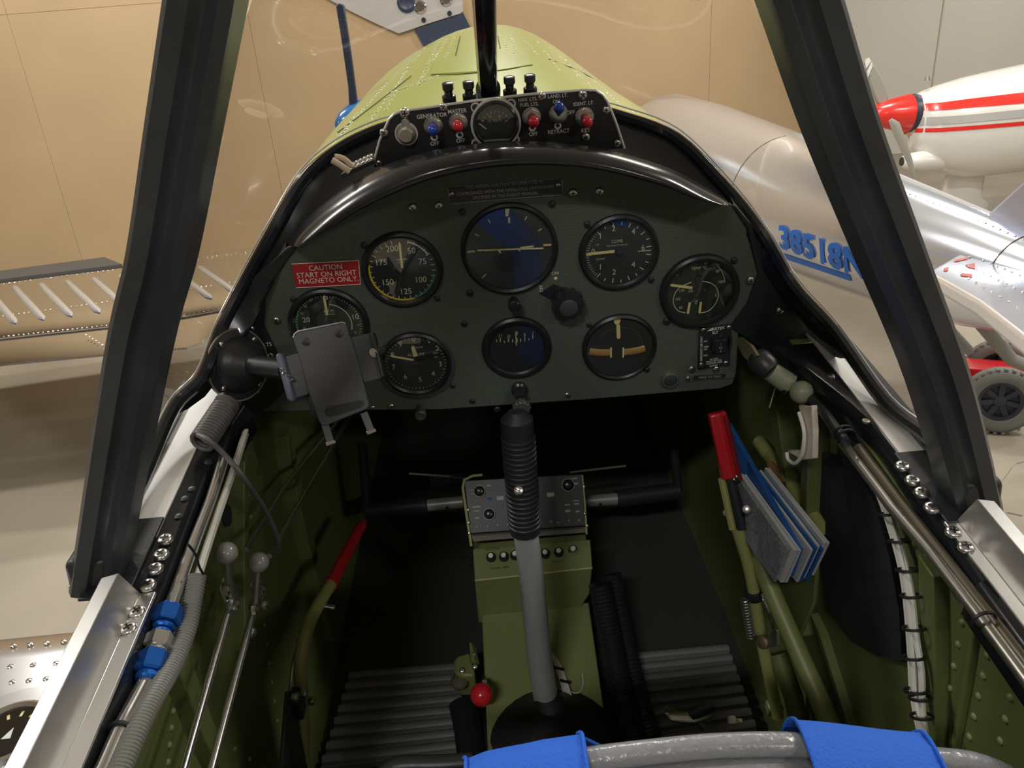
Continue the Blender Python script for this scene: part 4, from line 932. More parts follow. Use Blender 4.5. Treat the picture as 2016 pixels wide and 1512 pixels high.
for x, y, r_ in ((944, 967, .009), (1118, 955, .010), (963, 1012, .009), (1040, 1012, .007)):
    k = mk('radio_knob', M().lathe(onr(x, y, 0), nn, [(r_, 0), (r_, .004), (r_ * .7, .006), (r_ * .65, .012), (r_ * .4, .013)], 20), KNOB, parent=u, smooth=30)
    mk('knob_ring', M().ring(onr(x, y, .0042), nn, r_ * 1.02, r_ * .92, .0006, 20), mat('grey_print', (.42, .44, .42), .6), parent=k)
PR2 = mat('pale_print', (.40, .42, .40), .6)
for x, y, w_, h_ in ((929, 965, 9, 2), (931, 972, 6, 2), (938, 998, 16, 3), (938, 1006, 12, 2), (939, 1020, 8, 3), (962, 956, 10, 3), (1131, 942, 12, 3), (1134, 952, 9, 4), (1117, 994, 11, 3), (1134, 986, 13, 2), (1135, 992, 11, 3), (1118, 1006, 11, 5), (1137, 1007, 9, 3)):
    p = onr(x, y, .0006); ru = dirn(q[0], q[1]); mk('radio_legend', M().box(p, (w_ * .00072, h_ * .0008, .0004), ru, nn.cross(ru)), PR2, parent=u)
for x, y in ((985, 981), (1084, 974)): p = onr(x, y, .001); mk('radio_button', M().box(p, (.012, .007, .002), dirn(q[0], q[1]), nn.cross(dirn(q[0], q[1]))), PR2, parent=u, bev=.0008)
mk('blue_lamp', M().ball(onr(964, 982, .0), .0034, 12, 6, .5), mat('blue_lens', (.03, .18, .40), .2), parent=u)
for k, (x, y) in enumerate([(939, 1037), (960, 1036), (980, 1034), (1000, 1033), (1065, 1029), (1085, 1027), (1099, 1029), (1120, 1025), (1140, 1024)]): mk('indicator_dot', M().ball(onr(x, y, .0), .0020, 8, 5), PR2, parent=u)
mk('rack_base', M().prism([P(932, 1066, Y=.132), P(1155, 1048, Y=.132), P(1155, 1040, Y=.137), P(928, 1056, Y=.137)], (0, .02, 0)), mat('brown_grey_base', (.12, .11, .08), .5), parent=u)
for x, y in ((922, 1004), (923, 1029), (924, 1050), (1150, 958), (1152, 1011), (1156, 1035)): screw(u, onr(x, y, .002), nn, .0028, STEEL)

# --- rudder pedals -------------------------------------------------------------------------
for s_, A, B_, C_, lab in ((-1, (722, 1005), (842, 995), (912, 988), 'left rudder pedal bar with grey sleeve beside the radio rack'), (1, (1335, 966), (1215, 982), (1152, 987), 'right rudder pedal bar with grey sleeve beside the radio rack')):
    t = thing('rudder_pedal', lab, 'pedal', P(*A, Y=.26), 'rudder pedals')
    a, b, c = P(*A, Y=.26), P(*B_, Y=.25), P(*C_, Y=.25)
    mk('pedal_bar', M().tube([a, b], .0150, 14), BLACK2, parent=t); mk('pedal_sleeve', M().tube([b, c], .0105, 14), mat('grey_sleeve', (.30, .30, .27), .4, .3), parent=t)
    mk('pedal_arm', M().tube([a, a + V(-.01 * s_, .03, .12)], .008, 10), BLACK2, parent=t); mk('pedal_bolt', M().lathe(b.lerp(c, .55) - V(0, .0105, 0), AFT, [(.003, -.002), (.003, .001)], 8), DSCREW, parent=t)
    pass
t = thing('cross_rod', 'thin pale rod above the right rudder pedal under the panel', 'rod', P(1180, 925, Y=.3))
mk('rod', M().tube([P(1122, 930, Y=.3), P(1232, 917, Y=.3)], .0022, 8), LINK, parent=t)
t = thing('cross_link', 'thin grey link rod above the left rudder pedal under the panel', 'rod', P(860, 935, Y=.3))
mk('rod', M().tube([P(805, 932, Y=.3), P(915, 940, Y=.3)], .0022, 8), LINK, parent=t); mk('link_plate', M().box(P(880, 945, Y=.3), (.06, .004, .018)), BLACK2, parent=t)

# --- footwell treads and hoses ---------------------------------------------------------------
TREAD = mat('black_rubber_tread', (.15, .15, .145), .5, bump=.15, bscale=200)
for lab, TL, TR, BL, BR, n in (('ribbed black rubber foot tread on the floor left of the console', (692, 1322), (905, 1305), (632, 1512), (918, 1480), 8), ('ribbed black rubber foot tread on the floor right of the console', (1245, 1285), (1430, 1268), (1290, 1470), (1490, 1440), 8)):
    zt = -.60; t = thing('foot_tread', lab, 'tread', (P(*TL, Z=zt) + P(*BR, Z=zt)) / 2, 'foot treads')
    a, b, c, d = P(*TL, Z=zt), P(*TR, Z=zt), P(*BL, Z=zt), P(*BR, Z=zt); mk('tread_plate', M().prism([a, b, d, c], (0, 0, -.012)), TREAD, parent=t)
    for k in range(n):
        p, q = a.lerp(c, (k + .5) / n), b.lerp(d, (k + .5) / n); w = (c - a).length / n * .36
        pf = [(-w, 0), (-w * .8, .006), (-w * .3, .0085), (w * .3, .0085), (w * .8, .006), (w, 0)]
        mk('tread_rib', M().loft([[e + V(0, u_, v_) for u_, v_ in pf] for e in (p, q)], True, True), TREAD, parent=t, smooth=35)
HOSE = mat('black_hose', (.016, .018, .021), .4)
def hose(lab, px, z, r, name='corrugated_hose', n=160):
    q = resample(smooth_path([P(x, y, Z=zz) for (x, y), zz in zip(px, z)], 8), n); t = thing(name, lab, 'hose', q[-1], 'ventilation hoses')
    mk('hose_wall', M().tube(q, [r * (1 + .07 * math.cos(i * 2 * math.pi / 4)) for i in range(n)], 12), HOSE, parent=t, smooth=60)
hose('corrugated black hose against the right side of the console', [(1180, 1150), (1205, 1270), (1228, 1380), (1250, 1470)], (-.45, -.52, -.56, -.57), .016)
hose('second corrugated black hose next to the right foot tread', [(1205, 1130), (1232, 1260), (1258, 1370), (1285, 1460)], (-.47, -.54, -.575, -.58), .014)
hose('short corrugated black hose below the red knob', [(910, 1385), (920, 1430), (928, 1485), (935, 1530)], (-.565, -.57, -.575, -.58), .019)

# red ball knob with its olive bracket
t = thing('red_knob_lever', 'glossy red ball knob on an olive bracket left of the console', 'lever', P(920, 1340, Z=-.56))
c = P(948, 1368, Z=-.515); mk('red_ball', M().ball(c, .0162, 28, 16), REDG, parent=t, smooth=80)
mk('lever_shaft', M().tube([c, P(952, 1330, Z=-.56)], .004, 10), BLACK2, parent=t)
mk('olive_bracket', M().prism([P(x, y, Z=-.535) for x, y in ((893, 1300), (900, 1290), (926, 1283), (933, 1310), (935, 1330), (905, 1330), (895, 1322))], (0, 0, -.05)), GREENB, parent=t, bev=.004)
mk('bracket_tab', M().prism([P(x, y, Z=-.53) for x, y in ((924, 1265), (928, 1266), (935, 1300), (928, 1302))], (.006, 0, -.01)), GREENB, parent=t)
for x, y in ((910, 1320), (935, 1312), (954, 1342), (932, 1288)): screw(t, P(x, y, Z=-.532), (0, -.5, 1), .0042, STEEL)
mk('fibre_pad', M().ball(P(905, 1342, Z=-.55), .014, 14, 8, .6), mat('brown_pad', (.10, .085, .06), .7), parent=t)

# white wire loop
t = thing('loose_wire_loop', 'laced white wires with a thin loop beside the stick foot', 'cable', P(1110, 1360, Z=-.57))
for k in range(3): mk('wire', M().tube(px_path([(1078 + 3 * k, 1276 + 4 * k), (1092 + 4 * k, 1305), (1104 + 5 * k, 1340), (1112 + 6 * k, 1372)], Z=-.55), .0022, 6, sm=4), WIRE, parent=t)
mk('thin_loop', M().tube(px_path([(1114, 1318), (1118, 1306), (1131, 1299), (1143, 1315), (1148, 1345), (1138, 1364), (1112, 1358), (1092, 1358), (1090, 1370), (1096, 1377)], Z=-.555), .0009, 6, sm=6), WIRE, parent=t)
for p in ((1100, 1316), (1113, 1342)): mk('cable_tie', M().box(P(*p, Z=-.547), (.016, .003, .003), V(.9, -.4, 0)), TIE, parent=t)

# --- flap lever and tubes on the right --------------------------------------------------------
t = thing('flap_lever', 'tall lever with a flat red grip at the right side of the cockpit', 'lever', P(1530, 1395, X=.30))
a, b = P(1411, 812, X=.225), P(1437, 940, X=.238); d = dirn(a, b)
mk('red_grip', M().box((a + b) / 2, ((b - a).length, .020, .012), d, V(1, 0, 0)).tube([a, b], [.0075, .0085], 10), RED, parent=t, bev=.002)
sg = mk('grip_trigger', M().tube([a + V(.008, -.008, 0), b + V(.010, -.006, 0)], .0030, 8), mat('dark_red', (.20, .01, .015), .4), parent=t)
for x, y in ((1424, 943), (1432, 945), (1445, 944), (1450, 938)): mk('grip_rivet', M().ball(P(x, y, X=.238), .0022, 8, 5), STEEL, parent=t)
c = P(1462, 1040, X=.250); mk('ratchet_shaft', M().tube([b, c], [.006, .0075], 12), BLACK2, parent=t); mk('ratchet_strip', M().tube([b + V(-.010, 0, 0), c + V(-.012, 0, 0)], .0045, 8), OLIVE, parent=t)
for x, y in ((1431, 1010), (1470, 1003)): mk('shaft_bolt', M().lathe(P(x, y, X=.244), -_ray(x, y), [(.005, 0), (.005, .003), (.003, .004)], 8), STEEL, parent=t)
q = [c + V(-.006, 0, 0), P(1478, 1130, X=.262), P(1500, 1260, X=.280), P(1525, 1380, X=.298), P(1532, 1412, X=.302)]
mk('lever_tube', M().tube(q, .0078, 14, sm=3), OLIVE, parent=t)
mk('tube_clamp', M().lathe(q[1].lerp(q[2], .3), dirn(q[1], q[2]), [(.010, -.006), (.0105, -.005), (.0105, .005), (.010, .006)], 16), BLACK2, parent=t)
pts = []; d2 = dirn(q[1], q[2]); u_, w_, _ = frame_of(d2); p0 = q[1].lerp(q[2], .35) + V(-.013, 0, 0)
for k in range(14 * 8): pts.append(p0 + d2 * (.0011 * k / 2) + (u_ * math.cos(k * math.pi / 4) + w_ * math.sin(k * math.pi / 4)) * .005)
mk('return_spring', M().tube(pts, .0010, 5), LINK, parent=t)
bc_ = P(1507, 1262, X=.272); fw = _ray(1507, 1262).normalized()
mk('bellcrank', M().prism([P(x, y, X=.268) for x, y in ((1477, 1250), (1482, 1248), (1520, 1255), (1527, 1238), (1536, 1240), (1536, 1270), (1526, 1274), (1512, 1272), (1496, 1262))], (-.004, 0, 0)), LINK, parent=t, bev=.0006)
mk('bellcrank_bolt', M().lathe(P(1505, 1264, X=.263), (-1, -.4, .4), [(.008, 0), (.008, .004), (.005, .006)], 16), mat('bronze_bolt', (.40, .32, .20), .4, .8), parent=t)
mk('link_wire', M().tube([P(1500, 1170, X=.268), P(1515, 1210, X=.268), P(1528, 1250, X=.268)], .0016, 6), CHROME, parent=t)
mk('pivot_block', M().box(P(1524, 1393, X=.300), (.02, .016, .016)), GREENB, parent=t, bev=.003)
t = thing('torque_tube', 'thick olive tube slanting down behind the flap lever', 'tube', P(1640, 1440, X=.315))
mk('tube', M().tube([P(1466, 1035, X=.262), P(1530, 1190, X=.283), P(1590, 1325, X=.301), P(1645, 1450, X=.316)], [.0105, .0112, .0115, .0115], 16), mat('olive_dull', (.20, .225, .075), .45), parent=t, smooth=60)
t = thing('lower_brace', 'short dark green brace tube below the flap lever bellcrank', 'tube', P(1570, 1390, X=.315))
mk('tube', M().tube([P(1530, 1285, X=.30), P(1562, 1372, X=.312), P(1575, 1440, X=.32)], .012, 12), GREEN, parent=t)
t = thing('wall_brace', 'gold-green diagonal brace tube behind the paper booklet', 'tube', P(1560, 950, X=.31))
mk('tube', M().tube([P(1495, 870, X=.325), P(1590, 1000, X=.318), P(1620, 1040, X=.318)], .009, 14), OLIVE, parent=t)

# --- booklet in the map pocket ------------------------------------------------------------------
t = thing('flight_booklet', 'worn blue and white paper booklet stuck in a right side pocket', 'booklet', P(1555, 1140, X=.28))
PAGE = mat('paper_page', (.55, .56, .55), .8); PBL = mat('blue_cover', (.015, .10, .34), .6); PTX = mat('printed_page', (.24, .26, .28), .8, var=.4, vscale=300)
N = 12
for k in range(N):
    x = .252 + k * .0036; blue = k in (4, 5); off = -12 if blue else 0
    poly = [P(x_, y_, X=.268) for x_, y_ in (((1434, 838), (1574, 1088), (1556, 1140), (1432, 960)) if blue else ((1474, 930), (1584, 1080), (1556, 1143), (1456, 1010)))]
    sh = V(0, random.uniform(-.004, .004), random.uniform(-.003, .003))
    poly = [V(x, p.y, p.z) + sh for p in poly]
    mk('page', M().prism(poly, (.0026, 0, 0)), PBL if blue or k in (7, 9) else (PTX if k == 0 else PAGE), parent=t)
mk('map_pocket', M().prism([P(x_, y_, X=.302) for x_, y_ in ((1480, 1040), (1610, 1085), (1600, 1190), (1570, 1260), (1510, 1215), (1485, 1130))], (.004, 0, 0)), GREEN, parent=t, bev=.001)
t = thing('wooden_handle', 'brown rounded handle end standing behind the paper booklet', 'handle', P(1525, 950, X=.31))
mk('handle', M().tube([P(1545, 975, X=.31), P(1526, 935, X=.31), P(1516, 912, X=.31)], [.008, .008, .005], 12), mat('brown_wood', (.22, .12, .06), .5), parent=t); mk('ferrule', M().tube([P(1538, 960, X=.309), P(1552, 990, X=.309)], .0095, 12), RUBBER, parent=t)

# --- cockpit lamp and plastic guard on the right wall -----------------------------------------
t = thing('cockpit_lamp', 'black and grey-green cockpit lamp under the right sill', 'lamp', P(1520, 735, X=.27))
a, b, c = P(1500, 714, X=.255), P(1535, 748, X=.268), P(1582, 770, X=.290)
mk('lamp_head', M().lathe(a, dirn(b, a), [(.011, -.014), (.0135, -.008), (.0135, .004), (.011, .010), (.006, .013)], 24), DKGREY, parent=t, smooth=50)
mk('lamp_body', M().tube([a.lerp(b, .5), P(1555, 757, X=.280)], [.0105, .0115], 20), mat('grey_green_enamel', (.26, .28, .19), .4), parent=t)
mk('lamp_band', M().tube([P(1548, 754, X=.2775), P(1556, 758, X=.281)], .0128, 20), BLACK2, parent=t)
mk('lamp_cap', M().ball(P(1578, 772, X=.285), .0118, 20, 12), mat('grey_green_enamel', (.26, .28, .19), .4), parent=t, smooth=80)
mk('mount_tab', M().prism(px_path([(1449, 672), (1456, 664), (1478, 680), (1490, 700), (1474, 712), (1462, 700)], X=.245), (.003, 0, 0)), mat('brass_tab', (.45, .40, .22), .35, .7), parent=t)
t = thing('plastic_guard', 'white curved plastic guard hanging on the right wall frame', 'guard', P(1575, 905, X=.30))
q = [P(x, y, X=.282) for x, y in ((1572, 797), (1585, 800), (1598, 798), (1601, 850), (1600, 903), (1578, 906), (1552, 890), (1549, 886), (1575, 886), (1580, 850), (1574, 812))]
mk('guard_body', M().prism(q, (.006, 0, 0)), mat('cream_plastic', (.70, .62, .52), .4), parent=t, bev=.0015)
mk('guard_rim', M().tube(px_path([(1573, 812), (1583, 850), (1580, 892), (1566, 912), (1552, 905), (1549, 890)], X=.279), .0020, 8, sm=5), mat('clear_rim', (.75, .74, .68), .2), parent=t)
t = thing('hanging_thread', 'thin pale thread hanging below the cockpit lamp', 'thread', P(1515, 800, X=.28))
mk('thread', M().tube(px_path([(1526, 765), (1520, 785), (1515, 802)], X=.275), .0008, 5, sm=3), WIRE, parent=t)

# --- right sill tubes and wire bundle ------------------------------------------------------------
t = thing('sill_conduit', 'dark tube with a bright silver length clipped under the right sill', 'pipe', P(1700, 930, X=.29))
mk('dark_tube', M().tube(px_path([(1585, 770), (1625, 815), (1665, 872)], X=.292), .0050, 12), BLACK2, parent=t)
mk('silver_tube', M().tube(px_path([(1660, 872), (1700, 925), (1755, 998), (1830, 1085), (1930, 1215), (2030, 1350)], X=.296), .0046, 14), mat('dull_silver_tube', (.36, .345, .30), .32, .9), parent=t)
mk('second_tube', M().tube(px_path([(1690, 880), (1760, 972), (1850, 1085), (1960, 1225), (2040, 1330)], X=.303), .0042, 12), mat('dull_brown_tube', (.12, .105, .07), .4, .6), parent=t)
for p in ((1660, 852), (1666, 860), (1936, 1222)): tie(t, P(*p, X=.294), dirn(P(1600, 790, X=.292), P(1755, 998, X=.296)), .0085)
t = thing('right_wire_bundle', 'white wire bundle tied with black lacing down the right wall', 'cable', P(1805, 1300, X=.31))
BPX = [(1712, 935), (1740, 985), (1770, 1075), (1788, 1150), (1797, 1230), (1802, 1300), (1806, 1370), (1818, 1440), (1832, 1512)]
for k, (dy, dz) in enumerate(((0, 0), (.0045, .001), (-.0045, -.001), (.002, .004), (-.002, -.004))):
    q = [p + V(-.002 * (k % 2), dy, dz) for p in px_path(BPX, X=.305)]
    if k == 2: q = q[:5] + [q[5] + V(0, -.006, 0), q[6] + V(0, -.004, 0)] + q[7:]
    mk('wire', M().tube(q, .0027, 7, sm=5), WIRE, parent=t)
for k, (x, y) in enumerate(((1750, 1012), (1770, 1065), (1786, 1122), (1794, 1173), (1799, 1237), (1797, 1294), (1803, 1360), (1812, 1374), (1815, 1410))):
    c = P(x, y, X=.301); d = dirn(P(x - 6, y - 40, X=.305), P(x + 4, y + 40, X=.305)); tie(t, c, d, .0088, 'lacing_tie')

# --- wall frames, stringers, rivets -----------------------------------------------------------
def on_wall(x, y, s, dx=.0):
    """pixel -> point on the side wall (its bulge is small, three steps settle it)"""
    X = .32
    for _ in range(6):
        p = P(x, y, X=s * X); zz = p.z; pr = wall_prof(p.y); X = pr[0][0]
        for (xa, za), (xb, zb) in zip(pr, pr[1:]):
            if zb <= zz <= za: X = xa + (xb - xa) * (za - zz) / (za - zb)
        if zz < -.61: X = .24
    return V(s * (X - dx), p.y, p.z)
def rib(s, px0, px1, w, d=.012, name='wall_frame', n=9):
    """upright channel frame on a side wall from pixel px0 to px1"""
    a, b = on_wall(*px0, s), on_wall(*px1, s); L = []
    for k in range(n):
        p = a.lerp(b, k / (n - 1)); pr = wall_prof(p.y); X = pr[0][0]
        for (xa, za), (xb, zb) in zip(pr, pr[1:]):
            if zb <= p.z <= za: X = xa + (xb - xa) * (za - p.z) / (za - zb)
        L.append(V(s * X, p.y, p.z))
    rg = [[p + V(s * .004, -w / 2, 0), p + V(-s * d, -w / 2, 0), p + V(-s * d, w / 2, 0), p + V(s * .004, w / 2, 0)] for p in L]
    if s > 0: rg = [r[::-1] for r in rg]
    return mk(name, M().loft(rg, True, True), GREEN, parent=WALL[s], bev=.0015)
rib(-1, (465, 900), (470, 1270), .020); rib(-1, (545, 850), (640, 1250), .030, .018); rib(-1, (330, 1290), (425, 1512), .024)
rib(1, (1545, 790), (1590, 1230), .034, .016); rib(1, (1625, 800), (1600, 1180), .020, .022); rib(1, (1850, 1110), (1850, 1500), .024); rib(1, (1930, 1215), (1880, 1500), .006, .005)
rib(1, (1620, 1225), (1700, 1480), .030, .010)
# black sheet put in for the shade of an open area on the right wall, round hole left
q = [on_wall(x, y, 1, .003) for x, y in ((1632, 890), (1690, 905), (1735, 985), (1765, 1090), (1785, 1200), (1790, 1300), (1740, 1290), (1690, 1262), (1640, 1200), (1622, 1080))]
mk('dark_opening_sheet', M().prism(q, (-.004, 0, 0)), mat('opening_black', (.012, .014, .018), .9), parent=WALL[1])
c = on_wall(443, 1015, -1, .002); mk('lightening_hole', M().lathe(c, (1, 0, 0), [(.012, 0), (.012, .0012), (.009, .0016)], 20), DIAL, parent=WALL[-1])
for s, rows in ((-1, [((375, 1420), (520, 1512), 6), ((520, 1230), (545, 1420), 6), ((340, 1400), (330, 1500), 4), ((480, 930), (500, 1060), 4)]), (1, [((1846, 1150), (1826, 1420), 7), ((1895, 1225), (1855, 1440), 6), ((1945, 1290), (1900, 1490), 6), ((2000, 1330), (1960, 1500), 5)])):
    for a, b, n in rows:
        for k in range(n):
            x = a[0] + (b[0] - a[0]) * k / (n - 1); y = a[1] + (b[1] - a[1]) * k / (n - 1); p = on_wall(x, y, s)
            mk('wall_rivet', M().lathe(p, (-s, 0, .1), [(.0034, -.002), (.0028, .0015), (.001, .0022)], 8), GREENB, parent=WALL[s], smooth=60)

# --- chrome handle and fitting by the seat --------------------------------------------------------
t = thing('chrome_handle', 'tapered chrome handle on the floor right of the seat front', 'handle', P(1350, 1410, Z=-.5))
q = [P(1312, 1392, Z=-.49), P(1325, 1405, Z=-.49), P(1360, 1408, Z=-.49), P(1400, 1400, Z=-.49)]
mk('handle_blade', M().tube(q, [.004, .011, .012, .009], 14, sm=4, flat=.45), mat('aged_chrome', (.42, .43, .38), .2, .95), parent=t)
mk('handle_knob', M().tube([q[2], P(1405, 1388, Z=-.48)], [.010, .006], 12), BLACK2, parent=t); mk('handle_stem', M().tube([q[2], P(1385, 1435, Z=-.52)], .004, 8), LINK, parent=t)
t = thing('hose_fitting', 'small cream hexagonal fitting beside the chrome handle', 'fitting', P(1440, 1420, Z=-.5))
a, b = P(1432, 1420, Z=-.50), P(1446, 1419, Z=-.50); mk('fitting_nut', M().lathe(a, dirn(a, b), [(.0065, 0), (.0065, .010), (.005, .012)], 6), mat('cream_fitting', (.62, .58, .44), .35, .3), parent=t, smooth=20)
mk('fitting_stub', M().tube([b, P(1461, 1420, Z=-.50)], .0032, 8), mat('cream_fitting', (.62, .58, .44), .35, .3), parent=t)

# --- seat back, its blue straps --------------------------------------------------------------------
LEATH = mat('grey_leather', (.26, .265, .275), .28, bump=.6, bscale=170, coat=.15, detail=2.0)
t = thing('pilot_seat', 'grey textured leather seat back with piping at the bottom of the view', 'seat', V(.03, -.5, -.45))
TOPX = [(-.20, -.20), (-.17, -.10), (-.125, -.03), (-.085, .008), (-.045, .027), (.0, .0345), (.05, .0375), (.09, .037), (.135, .030), (.20, .008), (.25, -.010), (.285, -.05), (.30, -.14)]
TOP = smooth_path([V(x, -.5, z - .0205) for x, z in TOPX], 5)
rings = []
for p in TOP:
    up = V(p.x - .03, 0, p.z + .25).normalized()
    rings.append([V(p.x, -.485, p.z - .62 if False else -.5)] + [p - up * .05 + V(0, .012, 0), p - up * .022 + V(0, .016, 0), p - up * .008 + V(0, .010, 0), p + V(0, -.006, 0), p - up * .004 + V(0, -.026, 0), p - up * .012 + V(0, -.045, 0), p - up * .03 + V(0, -.058, 0), p - up * .10 + V(0, -.062, 0), V(p.x, -.57, -.5)])
rings = [[V(q.x if i not in (0, len(r) - 1) else max(-.23, min(.26, q.x)), q.y, q.z) for i, q in enumerate(r)] for r in rings]
mk('back_cushion', M().loft(rings, True, True), LEATH, parent=t, smooth=70)
mk('piping', M().tube([p + (V(p.x - .03, 0, p.z + .25).normalized()) * .0030 + V(0, .004, 0) for p in TOP], .0068, 12), LEATH, parent=t, smooth=80)
mk('seat_cushion', M().prism([V(-.22, -.49, -.50), V(.25, -.49, -.50), V(.24, -.26, -.47), V(-.21, -.26, -.47)], (0, 0, .07)), mat('dark_seat_cloth', (.03, .032, .036), .6), parent=t, bev=.02, segs=4)
mk('dark_bolster', M().tube([P(748, 1540, Z=-.2), P(766, 1514, Z=-.2), P(800, 1506, Z=-.2), P(860, 1505, Z=-.2), P(930, 1501, Z=-.2)], .008, 12, sm=4), DKGREY, parent=t, smooth=60)
for lab, x0, x1 in (('blue webbing shoulder strap over the left part of the seat back', -.058, .010), ('blue webbing shoulder strap over the right part of the seat back', .134, .215)):
    t = thing('shoulder_strap', lab, 'strap', V((x0 + x1) / 2, -.48, -.4), 'blue shoulder straps')
    def topz(x):
        return min(TOP, key=lambda p: abs(p.x - x)).z
    rows = []
    for x in [x0 + (x1 - x0) * k / 6 for k in range(7)]:
        z = topz(x) + .0135
        xf = (x - x0) / (x1 - x0) * .052 + (.020 if x0 < 0 else .195)       # hangs a little askew in front
        rows.append(([V(xf, -.462, -.40), V(xf, -.466, -.2), V(xf, -.470, z - .10), V(xf * .4 + x * .6, -.473, z - .05)] if x0 < 0 else [V(x, -.474, z - .045)]) + [V(x, -.476, z - .02), V(x, -.484, z - .004), V(x, -.496, z), V(x, -.515, z - .002), V(x, -.535, z - .008), V(x, -.555, z - .022), V(x, -.568, z - .06), V(x, -.573, -.2)])
    m = M(); m.sheet(rows, (0, 0, -.002)); mk('webbing', m, WEB, parent=t, smooth=60)
    for e in (rows[0], rows[-1]): mk('stitched_edge', M().tube([p + V(0, 0, .0006) for p in e], .0012, 6, sm=3), WEB, parent=t)
# ================================================================== outside the cockpit (world frame)
ALUR = mat('rippled_polished_aluminium', (.84, .89, .97), .17, .80, bump=.18, bscale=4.0)
ALUD = mat('dull_aluminium', (.60, .61, .62), .28, 1.0, bump=.05, bscale=20)
def wmk(name, m, mt, parent=None, **k): return mk(name, m, mt, parent=parent, frame=False, **k)
# --- own left wing, seen past the sill ---------------------------------------------------
zw = 1.0
ow = thing('own_wing', 'polished riveted wing of the cockpit aircraft at the lower left', 'wing', (-1.2, 1.0, zw), frame=False)
LE = [PW(x, y, Z=zw) for x, y in ((-250, 1278), (0, 1247), (150, 1232), (300, 1220))]
LE = [V(-5.2, LE[0].y + .05, zw)] + LE + [V(-.40, LE[-1].y, zw)]
m = M(); rows = []
for dy, dz in ((-2.0, -.12), (-1.4, -.02), (-.8, .01), (-.3, .0), (-.10, .0), (-.02, -.006), (0, -.02), (-.01, -.06), (-.10, -.12), (-.6, -.2), (-1.4, -.16), (-2.0, -.12)): rows.append([p + V(0, dy, dz) for p in LE])
m.sheet(rows[::-1]); wmk('wing_skin', m, mat('satin_aluminium', (.66, .66, .66), .22, 1.0, bump=.04, bscale=6), ow, smooth=50)
pts = []
for a, b, n in (((-40, 1276), (125, 1262), 6), ((20, 1312), (110, 1305), 3), ((-10, 1346), (90, 1336), 4), ((-40, 1384), (45, 1372), 3), ((30, 1388), (33, 1387), 2)):
    for k in range(n): pts.append(PW(a[0] + (b[0] - a[0]) * k / (n - 1), a[1] + (b[1] - a[1]) * k / (n - 1), Z=zw + .001))
for p in pts: wmk('wing_rivet', M().lathe(p, (0, 0, 1), [(.008, -.002), (.0065, .0012), (.003, .0018)], 12), ALUP, ow, smooth=60)
gc = PW(15, 1442, Z=zw + .012)
pp = [V(gc.x + .16 * math.cos(a) * 1.0, gc.y + .14 * math.sin(a), zw + .001) for a in [2 * math.pi * k / 40 for k in range(40)]]
wmk('gauge_cover', M().prism(pp, (0, 0, .002)), mat('satin_aluminium', (.66, .66, .66), .22, 1.0), ow)
wmk('cover_joint', M().tube(pp + [pp[0]], .0012, 5), JOINT, ow)
gg = thing('fuel_gauge', 'round fuel gauge with pale glass set into the own wing', 'gauge', gc, frame=False)
wmk('gauge_rim', M().lathe(gc, (0, 0, 1), [(.088, -.012), (.086, .004), (.078, .008), (.070, .002)], 40, cap=False), ALUP, gg)
wmk('dial_face', M().lathe(gc, (0, 0, 1), [(.074, -.008), (.0001, -.008)], 36), mat('olive_dial', (.24, .24, .20), .6), gg)
dm = M()
for k in range(9):
    a = math.radians(-110 + k * 27); p = gc + V(math.sin(a), math.cos(a), 0) * .05 + V(0, 0, -.007); q = gc + V(math.sin(a), math.cos(a), 0) * .065 + V(0, 0, -.007); n = V(math.cos(a), -math.sin(a), 0) * .003; dm.quad(p - n, p + n, q + n, q - n)
wmk('dial_markings', dm, LUME, gg); wmk('needle', M().prism([gc + V(-.010, -.012, -.006), gc + V(.010, -.012, -.006), gc + V(.002, .018, -.006)], (0, 0, .001)), WHITE, gg)
wmk('cover_glass', M().lathe(gc, (0, 0, 1), [(.078, .004), (.0001, .006)], 36, cap=False), GLASS, gg)

# --- ribbed polished wing parked to the left ahead ---------------------------------------
zz = .95
bw_ = thing('parked_wing', 'polished metal wing with beaded ribs reaching in from the left', 'wing', (-3, 4.8, zz), frame=False)
FAR = [(-420, 600), (-150, 567), (0, 548), (235, 520), (380, 502), (510, 484)]
BF = [(-420, 612), (-150, 580), (0, 562), (235, 532), (380, 512), (500, 497)]
BN = [(-420, 670), (-150, 645), (0, 626), (245, 592), (370, 572), (478, 555)]
HG = [(-420, 712), (-150, 684), (0, 667), (250, 640), (375, 622), (455, 607)]
TE = [(-420, 770), (-150, 737), (0, 717), (230, 695), (380, 683), (432, 650)]
def pz(L, z, n=25): return resample([PW(x, y, Z=z) for x, y in L], n)
r0, r1, r2, r3, r4 = pz(FAR, zz - .03), pz(BF, zz), pz(BN, zz + .005), pz(HG, zz - .005), pz(TE, zz - .05)
m = M(); m.sheet([[p + V(0, .25, -.16) for p in r0], [p + V(0, .06, -.06) for p in r0], r0, r1, r2, r3, [p + V(0, -.012, -.006) for p in r3]])
m.sheet([[p - V(0, 0, .16) for p in r0], [p + V(0, .1, -.06) for p in r3]]); ALUWG = mat('mirror_wing_metal', (.70, .72, .75), .10, 1.0, bump=.12, bscale=3.0); wmk('wing_skin', m, ALUWG, bw_, smooth=40)
m = M(); m.sheet([[p + V(0, -.02, -.004) for p in r3], [p.lerp(q, .5) + V(0, 0, .008) for p, q in zip(r3, r4)], r4, [p - V(0, 0, .012) for p in r4], [p + V(0, -.02, -.05) for p in r3]]); wmk('flap', m, ALUWG, bw_, smooth=40)
wmk('hinge_line', M().tube([p + V(0, -.010, .001) for p in r3], .006, 6), JOINT, bw_)
